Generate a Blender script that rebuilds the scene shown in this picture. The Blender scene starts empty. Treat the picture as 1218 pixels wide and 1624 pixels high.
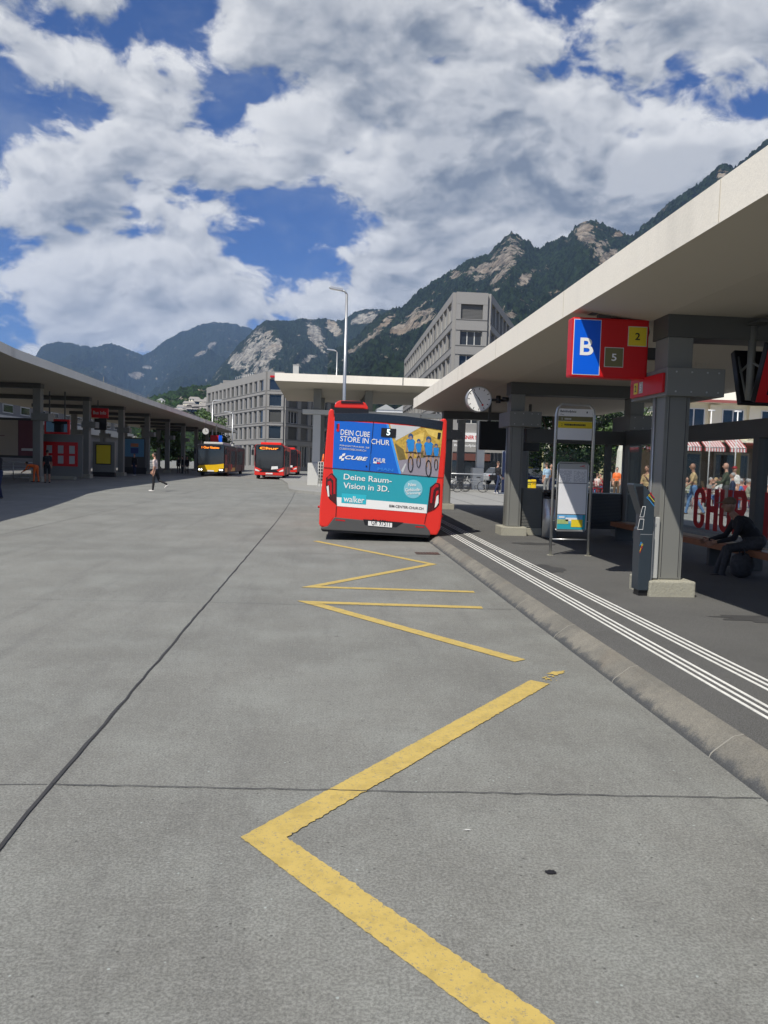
import bpy, bmesh, math, random
import numpy as np
from mathutils import Vector, Matrix, noise as mnoise
random.seed(7); rng = np.random.RandomState(5)
S = bpy.context.scene
C = S.collection
R_ = math.radians
# ------------------------------------------------------------------ camera
FPX, CX, CY, EYE = 1220., 609., 812., 1.62
def _axes():
    vp, s = (515, 733), .03
    Y = np.array([(vp[0]-CX)/FPX, -(vp[1]-CY)/FPX, -1.]); Y /= np.linalg.norm(Y)
    q = np.array([(vp[0]+1000-CX)/FPX, -(vp[1]+1000*s-CY)/FPX, -1.])
    Z = np.cross(q, Y); Z /= np.linalg.norm(Z)
    if Z[1] < 0: Z = -Z
    return np.array([np.cross(Y, Z), Y, Z])
RM = _axes()
def ray(px, py): return RM @ np.array([(px-CX)/FPX, -(py-CY)/FPX, -1.])
def atZ(px, py, z=0.):
    r = ray(px, py); t = (z-EYE)/r[2]; return Vector(r*t) + Vector((0, 0, EYE))
def atY(px, py, y): r = ray(px, py); return Vector(r*y/r[1]) + Vector((0, 0, EYE))
def atX(px, py, x): r = ray(px, py); return Vector(r*x/r[0]) + Vector((0, 0, EYE))
cd = bpy.data.cameras.new('camera'); cam = bpy.data.objects.new('camera', cd); C.objects.link(cam); S.camera = cam
cd.sensor_fit = 'VERTICAL'; cd.sensor_height = 36.; cd.lens = FPX/1624*36
cd.clip_start = .05; cd.clip_end = 40000
m4 = Matrix([list(RM[0])+[0], list(RM[1])+[0], list(RM[2])+[EYE], [0, 0, 0, 1]])
cam.matrix_world = m4
# ------------------------------------------------------------------ light
SUNDIR = Vector((1., 1.3, -2.14)).normalized()       # the way light travels
TOSUN = -SUNDIR
S.view_settings.view_transform = 'Standard'; S.view_settings.look = 'None'
S.view_settings.gamma = 1; S.view_settings.exposure = 0.13
sl = bpy.data.lights.new('sun', 'SUN'); sl.energy = 5.0; sl.angle = R_(.53); sl.color = (1, .945, .85)
so = bpy.data.objects.new('sun', sl); C.objects.link(so)
so.rotation_euler = SUNDIR.to_track_quat('-Z', 'Y').to_euler()

class NT:
    "tiny node-tree helper"
    def __init__(s, tree): s.t = tree; s.n = tree.nodes; s.l = tree.links
    def new(s, typ, **kw):
        n = s.n.new(typ)
        for k, v in kw.items(): setattr(n, k, v)
        return n
    def put(s, sock, v):
        if isinstance(v, bpy.types.NodeSocket): s.l.new(v, sock)
        elif v is not None:
            if sock.type == 'RGBA' and len(v) == 3: v = (*v, 1)
            sock.default_value = v
    def math(s, op, a, b=None, c=None, clamp=False):
        n = s.new('ShaderNodeMath', operation=op, use_clamp=clamp)
        for i, v in enumerate((a, b, c)):
            if v is not None: s.put(n.inputs[i], v)
        return n.outputs[0]
    def vmath(s, op, a, b=None, scale=None):
        n = s.new('ShaderNodeVectorMath', operation=op)
        s.put(n.inputs[0], a)
        if b is not None: s.put(n.inputs[1], b)
        if scale is not None: s.put(n.inputs['Scale'], scale)
        return n.outputs['Value' if op in ('DOT_PRODUCT', 'LENGTH', 'DISTANCE') else 'Vector']
    def noise(s, vec, scale, detail=4, rough=.55, dist=0., out='Fac'):
        n = s.new('ShaderNodeTexNoise'); s.put(n.inputs['Vector'], vec); s.put(n.inputs['Scale'], scale)
        n.inputs['Detail'].default_value = detail; n.inputs['Roughness'].default_value = rough; n.inputs['Distortion'].default_value = dist
        return n.outputs[out]
    def mix(s, f, a, b, mode='MIX'):
        n = s.new('ShaderNodeMix', data_type='RGBA', blend_type=mode)
        s.put(n.inputs[0], f); s.put(n.inputs[6], a); s.put(n.inputs[7], b); return n.outputs[2]
    def ramp(s, v, lo, hi, a=0., b=1., smooth=True):
        n = s.new('ShaderNodeMapRange', interpolation_type='SMOOTHSTEP' if smooth else 'LINEAR')
        s.put(n.inputs[0], v)
        for i, q in enumerate((lo, hi, a, b)): s.put(n.inputs[i+1], q)
        return n.outputs[0]

# ------------------------------------------------------------------ sky
w = bpy.data.worlds.new('World'); S.world = w; w.use_nodes = True
w.cycles.sampling_method = 'MANUAL'; w.cycles.sample_map_resolution = 512
N = NT(w.node_tree); N.n.clear()
sky = N.new('ShaderNodeTexSky', sky_type='NISHITA'); sky.sun_disc = False
sky.sun_elevation = math.asin(TOSUN.z); sky.sun_rotation = math.atan2(TOSUN.x, TOSUN.y)
sky.altitude = 600; sky.air_density = 1.0; sky.dust_density = .3; sky.ozone_density = 2.5
tc = N.new('ShaderNodeTexCoord'); D = N.vmath('NORMALIZE', tc.outputs['Generated'])
sx = N.new('ShaderNodeSeparateXYZ'); N.l.new(D, sx.inputs[0])
sq = N.math('POWER', N.math('MAXIMUM', sx.outputs[2], .0), .93)
cb = N.new('ShaderNodeCombineXYZ')                      # clouds flatten towards the horizon
N.l.new(sx.outputs[0], cb.inputs[0]); N.l.new(sx.outputs[1], cb.inputs[1]); N.l.new(N.math('MULTIPLY', sq, 1.65), cb.inputs[2])
P = cb.outputs[0]
warp = N.noise(P, 3.0, 4, .55, out='Color')
P2 = N.vmath('ADD', P, N.vmath('SCALE', N.vmath('SUBTRACT', warp, (.5, .5, .5)), scale=.16))
def billow(vec, sc, det, rg):
    v = N.new('ShaderNodeTexVoronoi', feature='F1'); N.l.new(vec, v.inputs['Vector']); v.inputs['Scale'].default_value = sc
    v.inputs['Detail'].default_value = det; v.inputs['Roughness'].default_value = rg; v.normalize = True
    return N.math('SUBTRACT', 1., N.math('MULTIPLY', v.outputs['Distance'], 1.5))
def cloud_field(vec): return N.noise(vec, 5.3, 12, .57)
d1 = cloud_field(P2)
up = (-.012, -.012, .035)
d2 = cloud_field(N.vmath('ADD', P2, up))
puff = billow(P2, 9., 3., .5)
puff2 = billow(N.vmath('ADD', P2, tuple(x*.5 for x in up)), 9., 3., .5)
# cover: wide soft banks and openings, given as directions in the sky
bias = None
BLOBS = [(310, 65, .10, -.20), (230, 70, .07, -.09), (505, 100, .05, -.10), (545, 20, .06, -.02), (455, 130, .05, -.09), (540, 300, .075, -.20), (470, 330, .07, -.15),
 (600, 340, .045, -.12), (385, 385, .07, -.16), (300, 360, .05, -.10), (30, 445, .07, -.14), (150, 380, .06, -.08), (20, 215, .035, -.06), (60, 330, .12, .16), (130, 430, .09, .12),
 (820, 20, .07, -.15), (905, 55, .06, -.13), (960, 20, .06, -.10), (690, 10, .05, -.06), (625, 60, .05, -.10), (430, 400, .04, -.10), (130, 300, .03, -.05),
 (820, 250, .30, .20), (1050, 180, .28, .20), (660, 170, .14, .10), (190, 270, .11, .13), (330, 175, .11, .13), (80, 150, .12, .09), (720, 400, .12, .14), (330, 430, .07, .12), (110, 500, .13, .15), (940, 160, .14, .20), (1080, 90, .10, .14), (560, 250, .04, -.06), (420, 480, .08, .10), (410, 325, .045, .20), (250, 120, .08, .08), (210, 330, .06, .08), (400, 210, .06, .10), (720, 70, .07, .09), (250, 420, .07, .08), (560, 210, .06, .06), (340, 480, .09, .10), (690, 470, .08, .12), (480, 455, .05, .08), (560, 420, .05, .08)]
for (bx, by, rad, amt) in BLOBS:
    dv = ray(bx, by); dv = tuple(dv/np.linalg.norm(dv))
    dist = N.vmath('DISTANCE', D, dv)
    e = N.ramp(dist, 0., rad*1.75, amt*(.62 if amt < 0 else .62), 0.)
    bias = e if bias is None else N.math('ADD', bias, e)
fld = N.math('ADD', N.math('ADD', N.math('ADD', N.math('MULTIPLY', d1, 1.75), -.375), N.math('MULTIPLY', N.math('SUBTRACT', puff, .62), .30)), N.math('ADD', bias, .004))
cover = N.ramp(fld, .465, .585)
thick = N.ramp(fld, .60, .92)
lit = N.math('ADD', N.math('MULTIPLY', N.math('SUBTRACT', d1, d2), 4.0), N.math('MULTIPLY', N.math('SUBTRACT', puff, puff2), 1.9))
lit = N.math('ADD', lit, .70, clamp=True)
lit2 = N.math('SUBTRACT', lit, N.math('MULTIPLY', thick, .42), clamp=True)
cloudc = N.mix(N.ramp(lit2, 0., 1., smooth=False), (2.5, 2.9, 3.6), (9.9, 9.9, 9.9))
skyc = N.mix(1., sky.outputs[0], (.27, .56, 1.08), 'MULTIPLY')
wisps = N.ramp(N.noise(P2, 7., 10, .62), .45, .85, 0., .4)
skyc = N.mix(wisps, skyc, (5.2, 5.8, 6.8))
fin = N.mix(cover, skyc, cloudc)
bg = N.new('ShaderNodeBackground'); N.l.new(fin, bg.inputs[0]); bg.inputs[1].default_value = .078
ow = N.new('ShaderNodeOutputWorld'); N.l.new(bg.outputs[0], ow.inputs[0])

# ------------------------------------------------------------------ materials
MATS = {}
def mat(name, col, rough=.6, var=.12, scale=3., bump=0., bscale=60., metal=0., spec=.5, fine=0., emit=None, es=1., dirt=None):
    if name in MATS: return MATS[name]
    m = bpy.data.materials.new(name); m.use_nodes = True; T = NT(m.node_tree)
    b = T.n['Principled BSDF']; co = T.new('ShaderNodeTexCoord').outputs['Object']
    geo = T.new('ShaderNodeNewGeometry').outputs['Position']
    c = T.mix(T.noise(geo, scale, 6, .6), tuple(x*(1-var) for x in col), tuple(min(1, x*(1+var)) for x in col))
    if fine: c = T.mix(T.ramp(T.noise(geo, 160, 2), .35, .65), T.mix(1., c, (1-fine,)*3, 'MULTIPLY'), T.mix(1., c, (1+fine,)*3, 'MULTIPLY'))
    if dirt:
        n = T.noise(T.vmath('MULTIPLY', geo, (1., 1., .18)), dirt[0], 8, .65)
        c = T.mix(T.math('MULTIPLY', T.ramp(n, .5, .75), dirt[1]), c, dirt[2])
    T.l.new(c, b.inputs['Base Color'])
    b.inputs['Roughness'].default_value = rough; b.inputs['Metallic'].default_value = metal; b.inputs['Specular IOR Level'].default_value = spec
    if bump:
        bn = T.new('ShaderNodeBump'); bn.inputs['Strength'].default_value = bump; bn.inputs['Distance'].default_value = .01
        T.l.new(T.noise(geo, bscale, 5, .6), bn.inputs['Height']); T.l.new(bn.outputs[0], b.inputs['Normal'])
    if emit: b.inputs['Emission Color'].default_value = (*emit, 1); b.inputs['Emission Strength'].default_value = es
    MATS[name] = m; return m
def glassmat(name, tint=(.9, .95, .95), refl=.0, rough=.02):
    if name in MATS: return MATS[name]
    m = bpy.data.materials.new(name); m.use_nodes = True; T = NT(m.node_tree); T.n.clear()
    tr = T.new('ShaderNodeBsdfTransparent'); tr.inputs[0].default_value = (*tint, 1)
    gl = T.new('ShaderNodeBsdfGlossy'); gl.inputs['Roughness'].default_value = rough; gl.inputs[0].default_value = (.9, .9, .9, 1)
    fr = T.new('ShaderNodeFresnel'); fr.inputs[0].default_value = 1.45
    mx = T.new('ShaderNodeMixShader'); T.l.new(T.math('ADD', T.math('MULTIPLY', fr.outputs[0], .35), refl, clamp=True), mx.inputs[0])
    T.l.new(tr.outputs[0], mx.inputs[1]); T.l.new(gl.outputs[0], mx.inputs[2])
    T.l.new(mx.outputs[0], T.new('ShaderNodeOutputMaterial').inputs[0]); MATS[name] = m; return m

def concrete_road():
    m = bpy.data.materials.new('road_concrete'); m.use_nodes = True; T = NT(m.node_tree); b = T.n['Principled BSDF']
    p = T.new('ShaderNodeNewGeometry').outputs['Position']
    c = T.mix(T.ramp(T.noise(p, .33, 5, .6), .3, .7), (.158, .160, .147), (.208, .210, .192))
    c = T.mix(T.math('MULTIPLY', T.ramp(T.noise(p, 1.3, 8, .66), .40, .68), .36), c, (.262, .278, .258))
    c = T.mix(T.math('MULTIPLY', T.ramp(T.noise(T.vmath('MULTIPLY', p, (3., .22, 1)), .9, 7, .65), .48, .78), .6), c, (.118, .118, .113))
    c = T.mix(T.math('MULTIPLY', T.ramp(T.noise(p, 9., 6, .7), .48, .7), .25), c, (.105, .105, .10))
    c = T.mix(T.math('MULTIPLY', T.ramp(T.noise(p, 21., 5, .75), .46, .62), .28), c, (.262, .265, .248))
    c = T.mix(T.math('MULTIPLY', T.ramp(T.noise(T.vmath('ADD', p, (7., 3., 0)), 33., 6, .78), .49, .66), .30), c, (.105, .108, .100))
    g = T.noise(p, 85, 5, .8); c = T.mix(T.ramp(g, .40, .60), T.mix(1., c, (.72,)*3, 'MULTIPLY'), T.mix(1., c, (1.25,)*3, 'MULTIPLY'))
    v = T.new('ShaderNodeTexVoronoi'); T.l.new(p, v.inputs['Vector']); v.inputs['Scale'].default_value = 17; v.inputs['Randomness'].default_value = 1
    sel = T.ramp(T.noise(p, 5.3, 3), .46, .56)
    pit = T.math('MULTIPLY', T.ramp(v.outputs['Distance'], .06, .13, 1., 0.), sel)
    c = T.mix(T.math('MULTIPLY', pit, .75), c, (.06, .06, .055))
    v3 = T.new('ShaderNodeTexVoronoi'); T.l.new(T.vmath('ADD', p, (1.3, 9.7, 0)), v3.inputs['Vector']); v3.inputs['Scale'].default_value = 13
    c = T.mix(T.math('MULTIPLY', T.math('MULTIPLY', T.ramp(v3.outputs['Distance'], .045, .085, 1., 0.), T.ramp(T.noise(p, 3.3, 3), .48, .55)), .6), c, (.42, .48, .46))
    v2 = T.new('ShaderNodeTexVoronoi'); T.l.new(T.vmath('ADD', p, (3.3, 1.7, 0)), v2.inputs['Vector']); v2.inputs['Scale'].default_value = 1.9
    sp = T.math('MULTIPLY', T.ramp(T.math('ADD', v2.outputs['Distance'], T.math('MULTIPLY', T.noise(p, 22, 4), .12)), .085, .125, 1., 0.), T.ramp(T.noise(p, 1.1, 2), .5, .56))
    c = T.mix(T.math('MULTIPLY', sp, .55), c, (.08, .08, .078))
    T.l.new(c, b.inputs['Base Color']); b.inputs['Roughness'].default_value = .82
    bn = T.new('ShaderNodeBump'); bn.inputs['Strength'].default_value = .35; bn.inputs['Distance'].default_value = .006
    T.l.new(T.math('SUBTRACT', T.noise(p, 95, 6, .7), T.math('MULTIPLY', pit, .8)), bn.inputs['Height']); T.l.new(bn.outputs[0], b.inputs['Normal'])
    return m
def kerb_mat():
    m = bpy.data.materials.new('kerb_granite'); m.use_nodes = True; T = NT(m.node_tree); b = T.n['Principled BSDF']
    p = T.new('ShaderNodeNewGeometry').outputs['Position']; sp = T.new('ShaderNodeSeparateXYZ'); T.l.new(p, sp.inputs[0])
    c = T.mix(T.ramp(T.noise(p, 1.6, 7, .7), .38, .66), (.150, .144, .125), (.215, .202, .170))
    c = T.mix(T.math('MULTIPLY', T.ramp(T.noise(p, .9, 3), .58, .68), .35), c, (.15, .115, .08))
    h = T.math('ADD', sp.outputs[2], T.math('MULTIPLY', T.math('SUBTRACT', T.noise(T.vmath('MULTIPLY', p, (1, 1, .4)), 7., 7, .75), .5), .17))
    c = T.mix(T.ramp(h, .015, .065, 1., 0.), c, (.070, .073, .075))
    c = T.mix(T.math('MULTIPLY', T.ramp(T.noise(p, 60, 4, .8), .58, .68), .3), c, (.26, .26, .25))
    c = T.mix(T.ramp(T.noise(p, 110, 3, .7), .38, .62), T.mix(1., c, (.8,)*3, 'MULTIPLY'), T.mix(1., c, (1.15,)*3, 'MULTIPLY'))
    T.l.new(c, b.inputs['Base Color']); b.inputs['Roughness'].default_value = .85
    bn = T.new('ShaderNodeBump'); bn.inputs['Strength'].default_value = .3; bn.inputs['Distance'].default_value = .006
    T.l.new(T.noise(p, 70, 6, .7), bn.inputs['Height']); T.l.new(bn.outputs[0], b.inputs['Normal']); return m
def paint_mat(name, col, wear=.5, edge=(.25, .25, .235)):
    "road paint that has worn through in speckles"
    m = bpy.data.materials.new(name); m.use_nodes = True; T = NT(m.node_tree); b = T.n['Principled BSDF']
    p = T.new('ShaderNodeNewGeometry').outputs['Position']
    c = T.mix(T.noise(p, 2.5, 6, .65), tuple(x*.88 for x in col), tuple(x*1.08 for x in col))
    c = T.mix(T.math('MULTIPLY', T.ramp(T.noise(p, 9, 8, .75), .42, .66), .5), c, tuple(x*.62 for x in col))
    f = T.ramp(T.noise(p, 75, 6, .75), .53+.1*(1-wear), .61+.1*(1-wear))
    f = T.math('MAXIMUM', f, T.math('MULTIPLY', T.ramp(T.noise(T.vmath('MULTIPLY', p, (1., 1., 1.)), 13, 9, .78), .55+.12*(1-wear), .61+.12*(1-wear)), .75))
    c = T.mix(T.math('MULTIPLY', f, .8), c, edge)
    T.l.new(c, b.inputs['Base Color']); b.inputs['Roughness'].default_value = .75
    bn = T.new('ShaderNodeBump'); bn.inputs['Strength'].default_value = .3; bn.inputs['Distance'].default_value = .004
    T.l.new(T.noise(p, 95, 6, .7), bn.inputs['Height']); T.l.new(bn.outputs[0], b.inputs['Normal'])
    return m
M = dict(
 road=concrete_road(),
 asphalt=mat('platform_asphalt', (.096, .096, .092), .85, .25, .9, .4, 120, fine=.4, dirt=(.8, .35, (.045, .045, .044))),
 plaza=mat('plaza_paving', (.27, .27, .255), .8, .12, .4, .2, 60, fine=.1, dirt=(.5, .3, (.2, .2, .19))),
 kerb=kerb_mat(),
 kerbdark=mat('kerb_face', (.060, .061, .060), .85, .45, 5, .6, 60, fine=.35),
 mortar=mat('mortar', (.26, .25, .22), .9, .2),
 joint=mat('joint_tar', (.040, .040, .042), .7, .5, 9, .5, 60),
 jointc=mat('joint_crack', (.075, .075, .073), .85, .5, 9),
 white=paint_mat('white_paint', (.74, .74, .70), .1), yellow=paint_mat('yellow_paint', (.52, .385, .110), .7, (.17, .17, .16)),
 conc=mat('canopy_concrete', (.87, .82, .715), .8, .07, .8, .25, 30, fine=.06, dirt=(.7, .35, (.50, .48, .43))),
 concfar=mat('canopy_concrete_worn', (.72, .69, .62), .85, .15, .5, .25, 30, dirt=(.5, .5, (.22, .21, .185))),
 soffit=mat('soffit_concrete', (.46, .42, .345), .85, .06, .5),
 steel=mat('column_steel', (.19, .193, .18), .5, .07, 1.3, .08, 40, dirt=(1.1, .25, (.15, .15, .14))),
 steelD=mat('beam_steel', (.075, .077, .073), .5, .08, 1.3),
 plinth=mat('plinth_concrete', (.33, .32, .26), .9, .2, 3, .8, 35, fine=.25, dirt=(2.5, .5, (.17, .165, .13))),
 galv=mat('galvanised', (.5, .51, .51), .38, .08, 5, metal=.75), alu=mat('aluminium', (.55, .56, .56), .35, .05, 3, metal=.6),
 grey=mat('light_grey_paint', (.43, .44, .43), .5, .06), pale=mat('pale_grey', (.56, .56, .53), .6, .06, 1.),
 black=mat('black_paint', (.012, .012, .014), .35, .1), dark=mat('dark_rubber', (.02, .02, .022), .6, .2), char=mat('charcoal', (.035, .037, .042), .45, .1),
 red=mat('bus_red', (.70, .032, .022), .33, .05, 1.2, spec=.4), signred=mat('sign_red', (.55, .006, .010), .4, .05), dkred=mat('letter_red', (.33, .008, .012), .5, .05),
 slate=mat('slate_metal', (.030, .042, .054), .4, .06), blue=mat('ad_blue', (.010, .125, .56), .3, .05, .8), signblue=mat('sign_blue', (.0, .11, .72), .35, .03),
 teal=mat('ad_teal', (.025, .33, .41), .3, .03), teal2=mat('label_cyan', (.03, .45, .56), .3, .02), lteal=mat('badge_teal', (.20, .50, .60), .4, .03),
 wht=mat('white_gloss', (.80, .80, .79), .4, .02), paper=mat('paper_white', (.72, .73, .76), .6, .04), ivory=mat('cream_render', (.86, .81, .64), .85, .06, .6, dirt=(.6, .15, (.5, .46, .35))),
 signyel=mat('sign_yellow', (.72, .56, .03), .45, .03), olive=mat('sign_olive', (.16, .15, .065), .5, .05), busyel=mat('bus_yellow', (.80, .50, .01), .3, .05),
 wood=mat('bench_wood', (.26, .105, .05), .5, .25, 8), woodpale=mat('bench_slat', (.42, .34, .25), .6, .2, 8),
 glass=glassmat('clear_glass', (.95, .975, .97), -.005), wind=mat('dark_window', (.018, .022, .028), .06, .1, spec=.9), blind=mat('metal_blind', (.13, .13, .125), .5, .08),
 winl=mat('window_glass', (.022, .028, .036), .08, .3, .3, spec=.55), stone=mat('grey_facade', (.27, .265, .255), .8, .07, .4, dirt=(.3, .2, (.27, .265, .25))), stoneD=mat('facade_groove', (.10, .10, .10), .8, .1),
 lens=mat('lamp_lens', (.75, .75, .72), .15, .02), tail=mat('tail_red', (.45, .01, .015), .15, .1), amber=mat('amber_led', (.9, .25, .02), .4, emit=(1, .25, .02), es=1.6),
 led=mat('white_led', (.7, .9, .9), .4, emit=(.75, .95, 1), es=.9), head=mat('headlamp_lit', (.9, .9, .85), .2, emit=(1, .97, .85), es=5.),
 skin=mat('skin', (.48, .27, .19), .55, .08, 12), skinD=mat('skin_tan', (.33, .18, .12), .55, .08, 12),
 hairD=mat('hair_dark', (.02, .015, .012), .6, .3, 30), hairB=mat('hair_blonde', (.42, .28, .13), .6, .2, 30), hairG=mat('hair_grey', (.35, .34, .33), .6, .2, 30), hairBr=mat('hair_brown', (.09, .05, .03), .6, .2, 30),
 orange=mat('hivis_orange', (.85, .16, .03), .6, .1, 9), bark=mat('bark', (.075, .055, .04), .9, .3, 6, .6, 30), rust=mat('drain_iron', (.09, .065, .055), .8, .3, 8),
)

# ------------------------------------------------------------------ mesh helpers
def basis(d):
    d = Vector(d).normalized(); a = Vector((0, 0, 1)) if abs(d.z) < .9 else Vector((0, 1, 0))
    u = d.cross(a).normalized(); return u, d.cross(u).normalized(), d
class MB:
    def __init__(s): s.v = []; s.f = []; s.m = []; s.sm = []
    def add(s, vs, fs, mi=0, smooth=False):
        o = len(s.v); s.v += [tuple(v) for v in vs]
        for f in fs: s.f.append(tuple(o+i for i in f)); s.m.append(mi); s.sm.append(smooth)
        return s
    def box(s, x0, x1, y0, y1, z0, z1, mi=0, mx=None):
        vs = [Vector((x, y, z)) for z in (z0, z1) for x, y in ((x0, y0), (x1, y0), (x1, y1), (x0, y1))]
        if mx is not None: vs = [mx @ v for v in vs]
        return s.add(vs, [(3, 2, 1, 0), (4, 5, 6, 7), (0, 1, 5, 4), (1, 2, 6, 5), (2, 3, 7, 6), (3, 0, 4, 7)], mi)
    def prism(s, pts, a, b, mi=0, axis='y', smooth=False):
        "polygon pts in a plane, extruded along axis from a to b"
        def P(p, t): return (p[0], t, p[1]) if axis == 'y' else ((p[0], p[1], t) if axis == 'z' else (t, p[0], p[1]))
        n = len(pts); vs = [P(p, a) for p in pts]+[P(p, b) for p in pts]
        s.add(vs, [tuple(range(n)), tuple(range(2*n-1, n-1, -1))], mi)
        o = len(s.v)-2*n
        for i in range(n):
            j = (i+1) % n; s.f.append((o+i, o+n+i, o+n+j, o+j)); s.m.append(mi); s.sm.append(smooth)
        return s
    def tube(s, pts, r, n=8, mi=0, smooth=True, caps=True):
        pts = [Vector(p) for p in pts]; k = len(pts); rs = r if isinstance(r, (list, tuple)) else [r]*k
        vs = []; u = None
        for i, p in enumerate(pts):
            d = (pts[min(i+1, k-1)]-pts[max(i-1, 0)])
            if u is None: u, w_, d_ = basis(d)
            else:
                d_ = d.normalized(); u = (u-d_*u.dot(d_)).normalized(); w_ = d_.cross(u)
            for a in range(n):
                t = 2*math.pi*a/n; vs.append(p+(u*math.cos(t)+w_*math.sin(t))*rs[i])
        fs = [(i*n+a, i*n+(a+1) % n, (i+1)*n+(a+1) % n, (i+1)*n+a) for i in range(k-1) for a in range(n)]
        s.add(vs, fs, mi, smooth)
        if caps:
            o = len(s.v)-len(vs)
            s.f.append(tuple(o+a for a in range(n))[::-1]); s.m.append(mi); s.sm.append(False)
            s.f.append(tuple(o+(k-1)*n+a for a in range(n))); s.m.append(mi); s.sm.append(False)
        return s
    def ell(s, c, r, n=12, mi=0, mx=None, k=8):
        c = Vector(c); vs = []; fs = []
        for i in range(k+1):
            ph = math.pi*i/k
            for a in range(n):
                t = 2*math.pi*a/n; v = Vector((r[0]*math.sin(ph)*math.cos(t), r[1]*math.sin(ph)*math.sin(t), r[2]*math.cos(ph)))
                if mx is not None: v = mx @ v
                vs.append(c+v)
        for i in range(k):
            for a in range(n):
                b = (a+1) % n; fs.append((i*n+a, (i+1)*n+a, (i+1)*n+b, i*n+b))
        return s.add(vs, fs, mi, True)
    def ring(s, c, r, t, axis=(0, 1, 0), n=28, k=6, mi=0, arc=(0, 2*math.pi)):
        u, w_, d = basis(axis); full = abs(arc[1]-arc[0]-2*math.pi) < 1e-6; m = n if full else n+1
        vs = []
        for i in range(m):
            a = arc[0]+(arc[1]-arc[0])*i/n; e = u*math.cos(a)+w_*math.sin(a)
            for j in range(k):
                b = 2*math.pi*j/k; vs.append(Vector(c)+e*(r+t*math.cos(b))+d*t*math.sin(b))
        fs = [(i*k+j, ((i+1) % m)*k+j, ((i+1) % m)*k+(j+1) % k, i*k+(j+1) % k) for i in range(n) for j in range(k)]
        return s.add(vs, fs, mi, True)
    def build(s, name, mats, parent=None, bevel=0., fix=True, loc=None):
        me = bpy.data.meshes.new(name); me.from_pydata(s.v, [], s.f)
        ml = mats if isinstance(mats, (list, tuple)) else [mats]
        for m in ml: me.materials.append(M[m] if isinstance(m, str) else m)
        me.polygons.foreach_set('material_index', s.m); me.polygons.foreach_set('use_smooth', s.sm)
        if fix or bevel:
            bm = bmesh.new(); bm.from_mesh(me)
            if bevel:
                bmesh.ops.remove_doubles(bm, verts=bm.verts, dist=1e-5)
                ed = [e for e in bm.edges if len(e.link_faces) == 2 and e.calc_face_angle(0) > .5]
                bmesh.ops.bevel(bm, geom=ed, offset=bevel, segments=2, affect='EDGES', profile=.6, clamp_overlap=True)
            bmesh.ops.recalc_face_normals(bm, faces=bm.faces); bm.to_mesh(me); bm.free()
        o = bpy.data.objects.new(name, me); C.objects.link(o)
        if parent: o.parent = parent
        if loc is not None: o.location = loc
        return o
def B(x0, x1, y0, y1, z0, z1): return MB().box(x0, x1, y0, y1, z0, z1)
def tag(o, label=None, cat=None, group=None, kind=None):
    if label: o['label'] = label
    if cat: o['category'] = cat
    if group: o['group'] = group
    if kind: o['kind'] = kind
    return o
def thing(name, label, cat, loc=(0, 0, 0), rz=0., group=None):
    o = bpy.data.objects.new(name, None); C.objects.link(o); o.location = loc; o.rotation_euler = (0, 0, rz); o.empty_display_size = .2
    return tag(o, label, cat, group)
def struct(o, label=None): o['kind'] = 'structure'; return tag(o, label)
def dup(o, loc=None, rz=None, label=None, parent=None):
    c = o.copy(); C.objects.link(c)
    if parent: c.parent = parent
    for ch in list(o.children): dup(ch, parent=c)
    if loc is not None: c.location = loc
    if rz is not None: c.rotation_euler = (0, 0, rz)
    if label: c['label'] = label
    return c
def decal(name, mats, polys, O, U, V, parent=None, step=.0015):
    "flat printed shapes on a plane; each poly is (points, material index, layer)"
    O, U, V = Vector(O), Vector(U), Vector(V); Nn = U.cross(V).normalized(); mb = MB()
    for pts, mi, lay in polys: mb.add([O+U*p[0]+V*p[1]+Nn*step*lay for p in pts], [tuple(range(len(pts)))], mi)
    return mb.build(name, mats, parent, fix=False)
def circ(cx, cy, r, n=24, ry=None): return [(cx+r*math.cos(2*math.pi*i/n), cy+(ry or r)*math.sin(2*math.pi*i/n)) for i in range(n)]
def rect(x0, x1, y0, y1): return [(x0, y0), (x1, y0), (x1, y1), (x0, y1)]
def text(name, s, box, m, parent=None, O=(0, 0, 0), U=(1, 0, 0), V=(0, 0, 1), off=0., bold=0., ext=.0008, shear=0., sk=0., lay=0.004):
    "letters as mesh, fitted to box (u0,u1,v0,v1) of the plane O,U,V; sk tilts the base line"
    cu = bpy.data.curves.new(name, 'FONT'); cu.body = s; cu.offset = bold; cu.extrude = 0; cu.shear = shear; cu.resolution_u = 4
    ob = bpy.data.objects.new(name, cu); C.objects.link(ob); bpy.context.view_layer.update()
    me = bpy.data.meshes.new_from_object(ob.evaluated_get(bpy.context.evaluated_depsgraph_get()))
    bpy.data.objects.remove(ob); bpy.data.curves.remove(cu)
    co = np.array([v.co[:] for v in me.vertices]); mn = co.min(0); mx = co.max(0)
    O, U, V = Vector(O), Vector(U), Vector(V); Nn = U.cross(V).normalized()
    for v in me.vertices:
        a = (v.co.x-mn[0])/(mx[0]-mn[0]); b = (v.co.y-mn[1])/(mx[1]-mn[1])
        u = box[0]+(box[1]-box[0])*a; q = box[2]+(box[3]-box[2])*b + sk*(u-box[0])
        v.co = O+U*u+V*q+Nn*lay
    me.name = name; me.materials.clear(); me.materials.append(M[m] if isinstance(m, str) else m)
    o = bpy.data.objects.new(name, me); C.objects.link(o)
    if parent: o.parent = parent
    return o
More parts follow.
